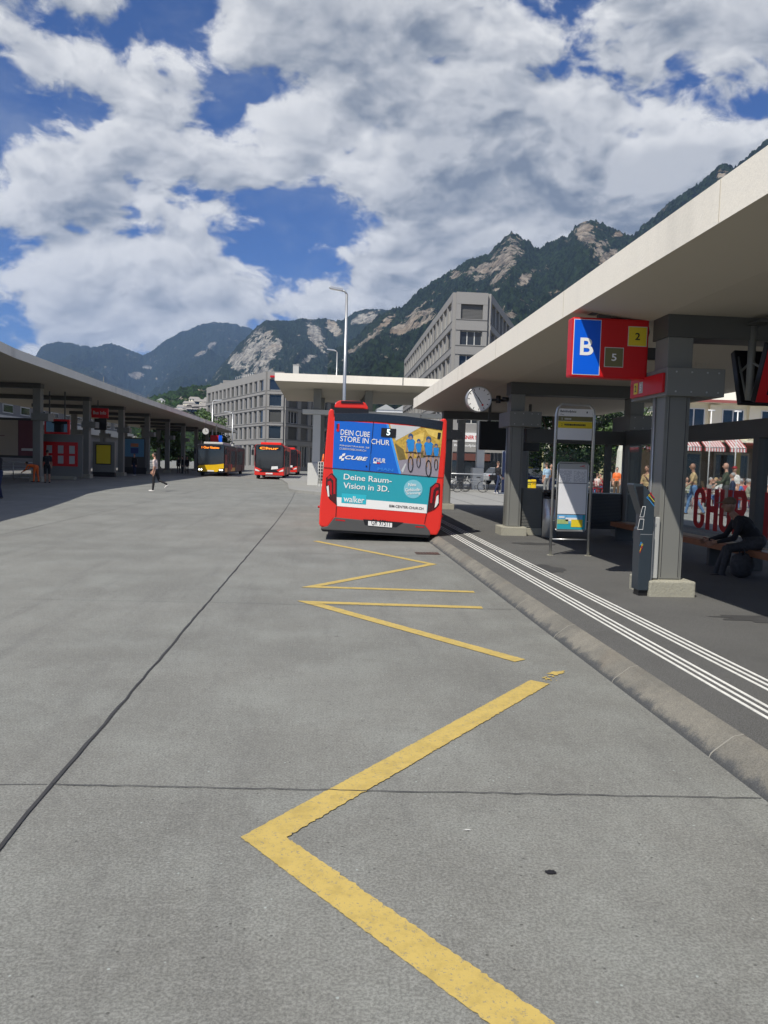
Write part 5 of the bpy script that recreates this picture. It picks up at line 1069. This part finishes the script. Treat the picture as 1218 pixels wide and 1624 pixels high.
def person(label, loc, rz, lean=0., legs=((0, 0), (0, 0)), arms=((0, .1, .15), (0, .1, .15)), shirt='white', pants='black', shoes='black', sleeve='short', legskin=False, skin='skin', hair='hairD', style='short', H=1.75, turn=0., nod=0., sit=None, group=None, vox=.019, cat='person', extra=None, fat=1., hem=0.):
    k = H/1.75; t = thing('person', label, cat, loc, rz, group); bones = []; mb = MB(); post = MB()
    hip = Vector((0, 0, 0)); feet = []; sides = (-1, 1)
    for s, (a, b) in zip(sides, legs):
        h0 = hip+Vector((s*.09, 0, -.03)); kn = h0+fwd(a, s*.03)*.44; an = kn+fwd(a-b, 0)*.42; feet.append((h0, kn, an, a-b))
    low = min(f[2].z-.07-.05*max(0, math.sin(-f[3])) for f in feet); up = -low if sit is None else sit/k
    off = Vector((0, 0, up)); hip = hip+off; tv = Vector((0, math.sin(lean), math.cos(lean)))
    for s, (h0, kn, an, fa) in zip(sides, feet):
        h0, kn, an = h0+off, kn+off, an+off
        mb.tube([h0+Vector((0, 0, .05)), h0.lerp(kn, .5), kn], [.092*fat, .077, .060], 12); mb.tube([kn+Vector((0, -.0, .0)), kn.lerp(an, .35)+Vector((0, -.008, 0)), an], [.060, .058, .045], 12); mb.ell(kn, (.061,)*3)
        ph = min(0., fa)*.75; fd = Vector((s*.12, math.cos(ph), math.sin(ph))).normalized()
        toe = an+Vector((0, 0, -.045))+fd*.17; mb.ell(an+Vector((0, -.03, -.035)), (.042, .05, .045)); mb.tube([an+Vector((0, -.045, -.04)), an+fd*.06+Vector((0, 0, -.045)), toe], [.040, .045, .032], 10); mb.ell(toe, (.034, .035, .028))
        bones += [(h0, kn, 'pants'), (kn, an+Vector((0, 0, .0)), 'pants' if not legskin else 'skin'), (an+Vector((0, -.03, -.05)), toe, 'shoes')]
    nb = hip+tv*.50; mx = Matrix.Rotation(-lean, 3, 'X')
    mb.ell(hip+tv*.02, (.158*fat, .112*fat, .115), mx=mx); mb.ell(hip+tv*.17, (.148*fat, .108*fat, .16), mx=mx); mb.ell(hip+tv*.33, (.172*fat, .118*fat, .17), mx=mx)
    sh = [nb+Vector((s*.172, 0, 0))-tv*.05 for s in sides]; mb.tube([sh[0], nb-tv*.01, sh[1]], [.058, .062, .058], 12)
    mb.tube([nb-tv*.03, nb+tv*.10+Vector((0, .012, 0))], [.062, .050], 12)
    bones += [(hip, hip+tv*.06, 'pants'), (hip+tv*(.09-hem), nb-tv*.04, 'shirt'), (sh[0], sh[1], 'shirt'), (nb+tv*.05, nb+tv*.12, 'skin')]
    for s, s0, (a, o, e) in zip(sides, sh, arms):
        el = s0+fwd(a+lean*0, s*o)*.285; wr = el+fwd(a+e, s*o*.4)*.245; hd_ = (wr-el).normalized(); pc = wr+hd_*.045
        mb.tube([s0, s0.lerp(el, .5), el], [.056, .050, .042], 10); mb.tube([el, el.lerp(wr, .35), wr], [.043, .040, .028], 10); mb.ell(el, (.043,)*3)
        bones += [(s0, s0.lerp(el, .75), 'shirt'), (el, wr, 'shirt' if sleeve == 'long' else 'skin'), (wr+hd_*.03, wr+hd_*.12, 'skin')]
        sd = Vector((0, 1, 0)) if abs(hd_.y) < .8 else Vector((0, 0, 1)); sd = (sd-hd_*sd.dot(hd_)).normalized(); nn = hd_.cross(sd)*(-s)
        mb.tube([wr, pc, wr+hd_*.085], [.026, .034, .030], 8)
        for q, ln in enumerate((.068, .078, .073, .058)):
            b0 = wr+hd_*.078+sd*(.030-.02*q); post.tube([b0, b0+hd_*ln*.5+nn*.006, b0+hd_*ln*.82+nn*.026, b0+hd_*ln*.88+nn*.042], [.0092, .0086, .0078, .006], 6, 1)
        b0 = wr+hd_*.03+sd*.028; post.tube([b0, b0+hd_*.03+sd*.022+nn*.008, b0+hd_*.058+sd*.026+nn*.02], [.011, .0095, .007], 6, 1)
    hc = nb+tv*.125+Vector((0, .028, .095)); hr = Matrix.Rotation(turn, 3, 'Z') @ Matrix.Rotation(-nod, 3, 'X')
    P_ = lambda v: hc+hr @ Vector(v)
    mb.ell(hc, (.075, .094, .112), mx=hr, n=16, k=12); mb.ell(P_((0, .028, -.055)), (.055, .062, .062), mx=hr, n=12)
    for s in sides: mb.ell(P_((s*.077, -.005, -.012)), (.012, .02, .03), mx=hr)
    bones += [(P_((0, 0, -.05)), P_((0, 0, .06)), 'skin')]
    post.ell(P_((0, .101, -.018)), (.012, .018, .024), 8, 1, hr, 6)
    for s in sides: post.ell(P_((s*.030, .087, .012)), (.011, .007, .007), 8, 2, hr, 5)
    post.ell(P_((0, .089, -.056)), (.022, .007, .006), 8, 3, hr, 5)
    me = bpy.data.meshes.new('body'); me.from_pydata(mb.v, [], mb.f); tmp = bpy.data.objects.new('body', me); C.objects.link(tmp)
    md = tmp.modifiers.new('r', 'REMESH'); md.mode = 'VOXEL'; md.voxel_size = vox; md.use_smooth_shade = True
    ms = tmp.modifiers.new('s', 'SMOOTH'); ms.iterations = 3; ms.factor = .5
    bpy.context.view_layer.update(); nm = bpy.data.meshes.new_from_object(tmp.evaluated_get(bpy.context.evaluated_depsgraph_get())); bpy.data.objects.remove(tmp); bpy.data.meshes.remove(me)
    nv = len(nm.vertices); co = np.zeros(nv*3); nm.vertices.foreach_get('co', co); co = co.reshape(-1, 3)
    best = np.full(nv, 9.); zone = np.zeros(nv, int); Z_ = ['skin', 'shirt', 'pants', 'shoes']
    for a, b, z in bones:
        a = np.array(a); b = np.array(b); d = b-a; tt = np.clip(((co-a) @ d)/max(1e-9, d @ d), 0, 1); dd = np.linalg.norm(co-a-tt[:, None]*d, axis=1)
        q = dd < best; best[q] = dd[q]; zone[q] = Z_.index(z)
    fs = [tuple(p.vertices) for p in nm.polygons]; fin_ = MB(); mmap = [M[skin], CL[shirt], CL[pants], CL.get(shoes, M['black']), M['black'], mat('lips', (.30, .11, .09), .5)]
    fin_.v = [tuple(c) for c in co]; fin_.f = fs; fin_.m = [int(zone[f[0]]) for f in fs]; fin_.sm = [True]*len(fs)
    o = len(fin_.v); fin_.v += post.v; fin_.f += [tuple(i+o for i in f) for f in post.f]; fin_.m += [{1: 0, 2: 4, 3: 5}[m] for m in post.m]; fin_.sm += post.sm
    fin_.v = [(x*k, y*k, z*k) for x, y, z in fin_.v]; fin_.build('body', mmap, t, fix=False); bpy.data.meshes.remove(nm)
    hm = MB()
    if style in ('short', 'long', 'bun'):
        hm.ell(P_((0, -.018, .030)), (.083, .093, .094), 14, 0, hr, 9)
        if style == 'long': hm.ell(P_((0, -.05, -.07)), (.088, .06, .16), 12, 0, hr, 8)
        if style == 'bun': hm.ell(P_((0, -.10, .04)), (.045, .045, .045), 10, 0, hr, 7)
    elif style == 'cap':
        hm.ell(P_((0, -.008, .045)), (.086, .102, .078), 14, 0, hr, 9); hm.prism([(-.07, .06), (.07, .06), (.055, .17), (0, .185), (-.055, .17)], .045, .055, axis='z'); 
        n0 = len(hm.v)-10; hm.v[n0:] = [tuple(P_(v)) for v in hm.v[n0:]]
    if hm.v:
        hm.v = [(x*k, y*k, z*k) for x, y, z in hm.v]; hm.build('cap' if style == 'cap' else 'hair', hair, t)
    if extra: extra(t, dict(hip=hip*k, nb=nb*k, hc=hc*k, P=lambda v: P_(v)*k))
    return t
P180 = math.pi
def at_px(px, py, z=0): p = atZ(px, py, z); return (p.x, p.y, z)
# walking man crossing the road to the left
person('man in pale shirt and black trousers walking left across the open road', (-8.0, 37.3, .0), R_(80), lean=.05, legs=((R_(6), R_(2)), (R_(-18), R_(48))), arms=((-.12, .06, .35), (.22, .06, .35)), shirt='pink', pants='black', shoes='white', hair='hairD', H=1.80, nod=-.25)
def cane(t, j): MB().tube([(-.42, .35, .9), (-.55, .45, 0)], .016, 8).build('cane', 'black', t)
p0 = atZ(3, 791); person('person in dark blue clothes with a cane at the left picture edge', (p0.x-.1, p0.y, 0), R_(150), lean=.08, legs=((R_(10), R_(4)), (R_(-8), R_(8))), arms=((.45, .35, .25), (.1, .1, .3)), shirt='black', pants='navy', shoes='dgrey', sleeve='long', H=1.72, extra=cane)
p0 = atZ(85, 765); person('person in black top and shorts reading the red notice board', (p0.x, p0.y-1.0, 0), R_(20), legs=((R_(3), R_(3)), (R_(-6), R_(4))), arms=((.15, .12, .3), (-.05, .12, .2)), shirt='black', pants='black', shoes='black', legskin=True, skin='skinD', H=1.80)
def strps(t, j): pass
person('worker in orange reflective trousers bending over beside the notice board', (p0.x-.75, p0.y-.6, 0), R_(75), lean=1.45, legs=((R_(10), R_(8)), (R_(-4), R_(6))), arms=((.5, .1, .4), (.8, .1, .3)), shirt='orange', pants='orange', shoes='black', sleeve='long', H=1.62, hair='hairD')
p0 = atZ(222, 753.5); person('person in dark clothes with backpack standing before the blue advert panel', (p0.x, p0.y-2, 0), R_(160), legs=((R_(4), R_(2)), (R_(-5), R_(5))), shirt='black', pants='navy', shoes='white', sleeve='long', H=1.82, extra=lambda t, j: MB().ell((0, -.2, 1.25), (.15, .12, .24)).build('backpack', 'char', t))
for px, lb_, rz in ((298, 'dark silhouette of a person waiting left of the yellow bus, farther from it', 30), (306, 'dark silhouette of a person waiting left of the yellow bus, middle of three', 120), (315, 'dark silhouette of a person waiting closest to the yellow bus', 200)):
    p0 = atZ(px, 749.5); person(lb_, (p0.x, min(p0.y, 82), 0), R_(rz), shirt='black', pants='dgrey', sleeve='long', H=1.76, vox=.03)
# right side
def bag(t, j): MB().box(-.30, .12, -.34, -.16, .78, 1.06).build('shoulder_bag', 'black', t, bevel=.02); MB().tube([(-.25, -.2, 1.05), (.0, -.12, 1.45), (.1, .1, 1.4)], .012, 5).build('strap', 'black', t)
p0 = atZ(788, 783, .13); person('man in black jacket and jeans with black shoulder bag beside the blue light column', (p0.x, p0.y, .13), R_(-60), legs=((R_(14), R_(4)), (R_(-12), R_(8))), arms=((.3, .1, .9), (.1, .1, .5)), shirt='black', pants='navy', shoes='white', sleeve='long', H=1.80, hair='hairBr', nod=.25, extra=bag)
def stand_right(px, ytop, H, label, rz, **k):
    "a person whose head top is seen at px,ytop"
    r = ray(px, ytop); zt = H+.124-EYE
    d = max(6., min(60., zt/(r[2]/r[1]))) if r[2]*zt > 0 else 30.
    if 'Y' in k: d = k.pop('Y')
    p = atY(px, ytop, d); return person(label, (p.x, d, .124), R_(rz), H=H, **k)
stand_right(868, 727, 1.78, 'person in light blue shirt standing beyond the litter bin', 20, Y=40, shirt='lblue', pants='grey', hair='hairBr')
stand_right(874, 728, 1.74, 'person with rust shirt standing beyond the litter bin, beside the light blue one', 200, Y=41.5, shirt='brown', pants='navy')
stand_right(965, 737, 1.70, 'blonde woman in grey top and white trousers seen from behind, left of the parasol', 10, Y=37, shirt='grey', pants='white', hair='hairB', style='long', arms=((.3, .25, .4), (0, .1, .2)))
stand_right(979, 741, 1.66, 'person in bright orange shirt beside the closed parasol', 160, Y=40, shirt='orange', pants='brown')
stand_right(1027, 741, 1.68, 'woman in tan top carrying a handbag, left of the near column', 120, Y=26.5, shirt='tan', pants='black', hair='hairBr', style='bun', arms=((.8, .2, 1.4), (.2, .1, .5)))
stand_right(1102, 739.5, 1.84, 'man in tan shirt and jeans walking left in front of the cafe', 75, Y=27, shirt='tan', pants='jeans', shoes='brown', skin='skinD', hair='hairG', style='bald', lean=.06, legs=((R_(-14), R_(18)), (R_(16), R_(5))), arms=((.35, .1, .5), (-.3, .12, .2)), fat=1.12)
stand_right(1153, 740, 1.86, 'bald man in dark green jacket facing left above the red letters', 70, Y=26.5, shirt='green', pants='dgrey', skin='skin', style='bald', sleeve='long', arms=((.5, .15, .9), (.3, .12, .7)), fat=1.15)
stand_right(1166, 744, 1.76, 'person in white shirt and dark red cap right of the green jacket man', 110, Y=27.8, shirt='white', pants='blue', style='cap', hair='maroonc' if False else 'dkred', fat=1.1)
stand_right(1163, 753, 1.52, 'short grey haired person in navy jacket in front of the white shirt person', 60, Y=25.5, shirt='navy', pants='navy', sleeve='long', hair='hairG')
stand_right(1217, 742, 1.75, 'person in white top at the right picture edge beyond the windbreak', 100, Y=27, shirt='offwhite', pants='grey')
# seated cafe guests, tables and chairs
seatpose = dict(legs=((R_(85), R_(82)), (R_(80), R_(85))), arms=((.5, .15, 1.0), (.6, .12, .9)), sit=.50, vox=.028)
def cafe_chair(x, y, rz, lab):
    t = thing('cafe_chair', lab, 'chair', (x, y, .124), rz, 'cafe chairs on the square')
    B(-.21, .21, -.21, .21, .44, .47).build('seat', 'dkred', t); bk = MB()
    for k in range(4): bk.tube([(-.15+.1*k, -.2, .47), (-.15+.1*k, -.24, .86)], .010, 5)
    bk.tube([(-.2, -.2, .45), (-.2, -.25, .88), (.2, -.25, .88), (.2, -.2, .45)], .014, 6).build('backrest', 'dkred', t)
    for sx_, sy_ in ((-1, -1), (1, -1), (1, 1), (-1, 1)): MB().tube([(sx_*.19, sy_*.19, .44), (sx_*.22, sy_*.22, 0)], .012, 5).build('leg', 'dkred', t)
def cafe_table(x, y, lab):
    t = thing('cafe_table', lab, 'table', (x, y, .124), 0, 'cafe tables on the square'); MB().tube([(0, 0, .72), (0, 0, .745)], .38, 20).build('tabletop', 'pale', t); MB().tube([(0, 0, .03), (0, 0, .72)], .03, 8).build('stem', 'galv', t); MB().tube([(0, 0, 0), (0, 0, .03)], .22, 14).build('base', 'char', t)
guests = [(1127, 33, 'grey', 'hairG', 'grey', 'guest in grey left of the white shirted guest'), (1136, 33.5, 'white', 'hairB', 'white', 'blonde guest in white shirt leaning over a cafe table'), (1090, 34, 'sage', 'hairD', 'dark', 'guest in sage top just right of the near column'),
 (1176, 31, 'blue', 'hairG', 'blue', 'guest in bright blue shirt below the maroon one'), (1186, 33.5, 'maroon', 'hairG', 'maroon', 'guest in maroon top at the highest place behind the others'), (1188, 30, 'sage', 'hairG', 'sage', 'grey haired guest in sage jacket right of the blue shirt'),
 (1179, 33, 'red', 'hairBr', 'red', 'guest in red top left of the maroon one'), (1143, 36, 'offwhite', 'hairBr', 'x', 'guest in off white top behind the green jacket man'), (1038, 33, 'red', 'hairBr', 'x', 'guest in red top right of the woman with handbag'), (947, 44, 'pink', 'hairBr', 'x', 'guest in pale pink top on the left group of red chairs'), (953, 45, 'red', 'hairD', 'x', 'guest in red top on the left group of red chairs'), (1157, 37, 'dgrey', 'hairD', 'x', 'guest in dark jacket far back between green jacket and white shirt')]
for i, (px, d, sh_, hr_, _, lab) in enumerate(guests):
    p = atY(px, 760, d); rz = R_([200, 90, 150, 60, 180, 250, 120, 30, 80, 300, 100, 160][i])
    person(lab, (p.x, d, .124), rz, shirt=sh_, pants='dgrey' if i % 2 else 'jeans', hair=hr_, skin='skin', sleeve='long' if i % 3 else 'short', **seatpose)
    cafe_chair(p.x+.0, d, rz, 'red cafe chair under the '+' '.join(lab.split()[:9]))
    if i % 2 == 0: cafe_table(p.x-.55*math.sin(rz)+.0, d+.6*math.cos(rz), 'round cafe table in front of the '+' '.join(lab.split()[:8]))
for i, (px, d, rz, s) in enumerate(((940, 45, 40, 'empty red cafe chair at the left end of the row'), (957, 44, 200, 'empty red cafe chair left of the blonde woman'), (950, 46.5, 90, 'empty red cafe chair behind the two guests'), (1112, 31, 30, 'empty red cafe chair behind the tan shirt man'))):
    p = atY(px, 760, d); cafe_chair(p.x, d, R_(rz), s)
# closed parasol
p = atY(985, 740, 41); t = thing('parasol', 'closed off white parasol behind the person in orange', 'parasol', (p.x, 41, .124))
MB().tube([(0, 0, 0), (0, 0, 3.3)], .03, 8).build('pole', 'galv', t); MB().tube([(0, 0, .9), (0, 0, 1.2), (0, 0, 1.9), (0, 0, 2.6), (0, 0, 3.25)], [.27, .33, .29, .25, .05], 9, smooth=False).build('canopy', mat('parasol_cloth', (.55, .53, .46), .8, .12, 6), t); MB().tube([(0, 0, 0), (0, 0, .08)], .3, 12).build('base', 'plinth', t)
M['cap_brown'] = mat('cap_brown', (.16, .10, .06), .8, .5, 30)
# bench sitter in cap
def sitbag(t, j): pass
person('old man in cap and dark coat sitting bent forward on the bench', (6.40, 10.84, .13), R_(75), lean=.72, legs=((R_(84), R_(72)), (R_(78), R_(58))), arms=((.35, .12, .95), (.45, .1, .8)), shirt='black', pants='camo', shoes='black', sleeve='long', skin='skinD', hair='cap_brown', style='cap', sit=.49, H=1.70, nod=.15, vox=.012, fat=1.3)
pb = thing('plastic_bag', 'crumpled patterned bag on the ground at the sitting man\'s feet', 'bag', (6.06, 10.65, .13))
mb = MB(); mb.ell((0, 0, .17), (.16, .15, .18), 14, k=10); r9 = random.Random(9); mb.v = [(x*(1+r9.uniform(-.16, .16)), y*(1+r9.uniform(-.16, .16)), max(0, z*(1+r9.uniform(-.12, .12)))) for x, y, z in mb.v]; mb.build('sack', CL['camo'], pb, fix=False); MB().ring((0, 0, .36), .07, .008, (1, 0, 0), 14, 5).build('handle', 'black', pb)
np_ = thing('newspaper', 'folded newspaper lying on the bench behind the sitting man', 'newspaper', (6.42, 10.4, .53)); B(-.12, .12, -.17, .17, -.004, .012).build('pages', 'pale', np_); B(-.11, .11, -.1, .15, .0125, .02).build('front_page', 'grey', np_)

# ================================================================== bicycles
def bike(label, x, y, rz, m='alu'):
    t = thing('bicycle', label, 'bicycle', (x, y, .125), rz, 'bicycles parked beyond the platform')
    for s in (-.52, .52):
        wl = MB().ring((s, 0, .34), .325, .018, (0, 1, 0), 30, 6).build('wheel', 'dark', t); sp = MB()
        for k in range(12): a = k*math.pi/6; sp.tube([(s, 0, .34), (s+.31*math.cos(a), 0, .34+.31*math.sin(a))], .003, 3)
        sp.build('spokes', 'galv', wl)
    MB().tube([(-.52, 0, .34), (-.1, 0, .3), (-.22, 0, .82), (-.52, 0, .34)], .014, 6).tube([(-.1, 0, .3), (.42, 0, .78), (-.19, 0, .76)], .017, 6).tube([(.40, 0, .92), (.52, 0, .34)], .016, 6).build('frame', m, t)
    MB().ell((-.24, 0, .88), (.13, .07, .035)).build('saddle', 'black', t); MB().tube([(.34, -.28, .98), (.40, -.1, .98), (.40, .1, .98), (.34, .28, .98)], .012, 6).tube([(.4, 0, .9), (.4, 0, .98)], .014, 6).build('handlebar', 'black', t)
    MB().ring((-.1, .03, .3), .09, .008, (0, 1, 0), 16, 4).tube([(-.1, .05, .3), (-.02, .09, .17)], .01, 5).build('crank', 'char', t); bk = MB()
    for z in (.62, .72, .84): bk.tube([(.52, -.16, z), (.80, -.16, z), (.80, .16, z), (.52, .16, z), (.52, -.16, z)], .006, 4)
    for q in range(5): bk.tube([(.52+.07*q, -.16, .62), (.52+.07*q, -.16, .84)], .004, 4).tube([(.52+.07*q, .16, .62), (.52+.07*q, .16, .84)], .004, 4)
    bk.build('basket', 'char', t); return t
bike('parked bicycle just right of the red bus, its rear half hidden by the bus', 7.1, 43.5, R_(15)); bike('parked bicycle with front basket between the third column and the pale column', 8.75, 44.5, R_(170), 'grey')
bike('dark parked bicycle leaning behind the other two near the third column', 8.1, 46.0, R_(25), 'char')
t = thing('bike_rack', 'pale metal bicycle rack behind the parked bicycles', 'bike rack', (8, 45.3, .125)); MB().tube([(-1.6, 0, 0), (-1.6, 0, 1.05), (1.6, 0, 1.05), (1.6, 0, 0)], .035, 8).build('frame', 'alu', t); MB().tube([(-1.6, 0, .6), (1.6, 0, .6)], .025, 6).build('rail', 'alu', t)
# ================================================================== cars
def car(label, x, y, rz, m, taxi=False):
    t = thing('parked_car', label, 'car', (x, y, .125), rz, None)
    body = [(-2.1, .35), (-2.15, .75), (-2.0, .95), (-1.2, 1.0), (1.0, .98), (1.9, .85), (2.1, .65), (2.1, .35)]
    MB().prism(body, -.87, .87).build('body', m, t, bevel=.08); MB().prism([(-1.75, .97), (-1.35, 1.42), (.1, 1.46), (.95, .98)], -.76, .76).build('cabin', 'wind', t, bevel=.06)
    MB().prism([(-1.3, 1.42), (.1, 1.461), (.05, 1.49), (-1.2, 1.46)], -.68, .68).build('roof', m, t, bevel=.01)
    for sx_ in (-1.35, 1.35):
        for s in (-1, 1): wl = MB().tube([(sx_, s*.70, .32), (sx_, s*.885, .32)], .32, 20).build('wheel', 'dark', t); MB().tube([(sx_, s*.886, .32), (sx_, s*.892, .32)], .19, 14).build('rim', 'alu', wl)
    for s in (-1, 1): MB().ell((2.05, s*.62, .68), (.08, .16, .08)).build('headlight', 'lens', t); MB().ell((-2.12, s*.65, .78), (.05, .13, .08)).build('tail_light', 'tail', t)
    MB().box(2.1, 2.14, -.26, .26, .42, .53).build('number_plate', 'wht', t)
    if taxi: MB().box(-.55, -.3, -.35, .35, 1.49, 1.62).build('taxi_sign', 'signyel', t, bevel=.02)
    return t
def carpx(label, px, d, rz, m, taxi=False): p = atY(px, 750, d); return car(label, p.x, d, R_(rz), m, taxi)
carpx('dark blue taxi with yellow roof sign glimpsed right of the second column', 843, 58, -70, mat('car_blue', (.015, .05, .16), .2, .05), True)
carpx('silver grey car parked behind the man with the shoulder bag', 803, 66, 20, mat('car_silver', (.42, .44, .46), .22, .05, metal=.3)); carpx('dark car parked far right of the silver one, mostly behind the column', 818, 60, 75, mat('car_black', (.02, .022, .026), .2, .05))
# ---- signs, light column, yellow bins
p = atY(762+40, 780, 50); t = thing('parking_sign', 'no stopping road sign above a smaller sign on a thin post', 'road sign', (atY(802, 760, 52).x, 52, .125))
MB().tube([(0, 0, 0), (0, 0, 3.1)], .035, 8).build('post', 'galv', t); MB().box(-.32, .32, -.05, -.035, 2.35, 3.3).build('panel', 'wht', t); MB().box(-.26, .26, -.05, -.035, 1.35, 1.9).build('lower_panel', 'wht', t)
decal('symbol', ['signred', 'signblue', 'black'], [(circ(0, 2.93, .25), 0, 0), (circ(0, 2.93, .18), 1, 1), ([(-.16, 3.05), (-.12, 3.09), (.16, 2.81), (.12, 2.77)], 0, 2), ([(-.16, 2.81), (-.12, 2.77), (.16, 3.05), (.12, 3.09)], 0, 3), (rect(-.2, .2, 2.45, 2.5), 2, 1), (rect(-.2, .2, 2.54, 2.59), 2, 1), (rect(-.2, .2, 1.45, 1.8), 1, 1), ([(-.05, 1.5), (.15, 1.5), (.0, 1.75)], 2, 2)], (0, -.051, 0), U, V, t)
t = thing('light_column', 'slim blue information column with rounded top on the forecourt', 'column', (atY(790, 780, 44).x+.25, 44, .125))
MB().prism([(-.08, 0), (-.08, 2.3), (-.05, 2.42), (0, 2.46), (.05, 2.42), (.08, 2.3), (.08, 0)], -.06, .06).build('panel', mat('column_blue', (.012, .02, .06), .3), t, bevel=.01); MB().tube([(-.09, -.03, 0), (-.09, -.03, 2.3), (-.06, -.03, 2.44), (0, -.03, 2.5), (.06, -.03, 2.44), (.09, -.03, 2.3), (.09, -.03, 0)], .02, 8).build('edge_tube', 'galv', t); B(-.28, .45, -.3, .3, 0, .06).build('base', 'alu', t)
for i, (px, lab, m) in enumerate(((838, 'yellow post box, left of two', 'signyel'), (846, 'ochre post box right of the yellow one', 'busyel'))):
    p = atY(px, 760, 33+i); t = thing('post_box', lab+', beyond the second column', 'post box', (p.x, 33+i, .125)); MB().box(-.11, .11, -.12, .12, .25, 1.0).build('box', m, t, bevel=.05); MB().tube([(0, 0, 0), (0, 0, .25)], .05, 8).build('post', 'char', t); MB().box(-.12, .12, -.165, -.161, .86, .9).build('slot', 'black', t)
t = thing('luggage_trolley', 'wire luggage cage with orange cone beside the pale column left of the bus', 'cage', (1.1+atY(507, 760, 48).x-.9, 48, .125)); wc = MB()
for k in range(5): wc.tube([(-.3+.15*k, 0, 0), (-.3+.15*k, 0, 1.5)], .02, 4)
for k in range(8): wc.tube([(-.3, 0, .1+.2*k), (.3, 0, .1+.2*k)], .015, 4)
wc.build('wire_side', 'pale', t); B(-.35, .35, 0, .5, -.0, .12).build('base', 'pale', t)
t2 = thing('traffic_cone', 'orange traffic cone standing on the wire cage left of the bus', 'cone', (t.location.x, 48.2, 1.63)); MB().tube([(0, 0, 0), (0, 0, .5)], [.13, .03], 12).build('cone', 'orange', t2); B(-.18, .18, -.18, .18, -.0, .03).build('base', 'orange', t2)
MB_ = None
# ---- air between here and the mountains
hz = MB().box(-9500, 9500, -800, 12500, -1.5, 1750).build('haze', 'black', None, fix=True); tag(hz, kind='stuff')
hm_ = bpy.data.materials.new('haze_air'); hm_.use_nodes = True; T = NT(hm_.node_tree); T.n.clear(); pv = T.new('ShaderNodeVolumePrincipled'); pv.inputs['Color'].default_value = (.38, .60, 1, 1); pv.inputs['Density'].default_value = 6e-5; pv.inputs['Anisotropy'].default_value = .0
T.l.new(pv.outputs[0], T.new('ShaderNodeOutputMaterial').inputs['Volume']); hz.data.materials.clear(); hz.data.materials.append(hm_)
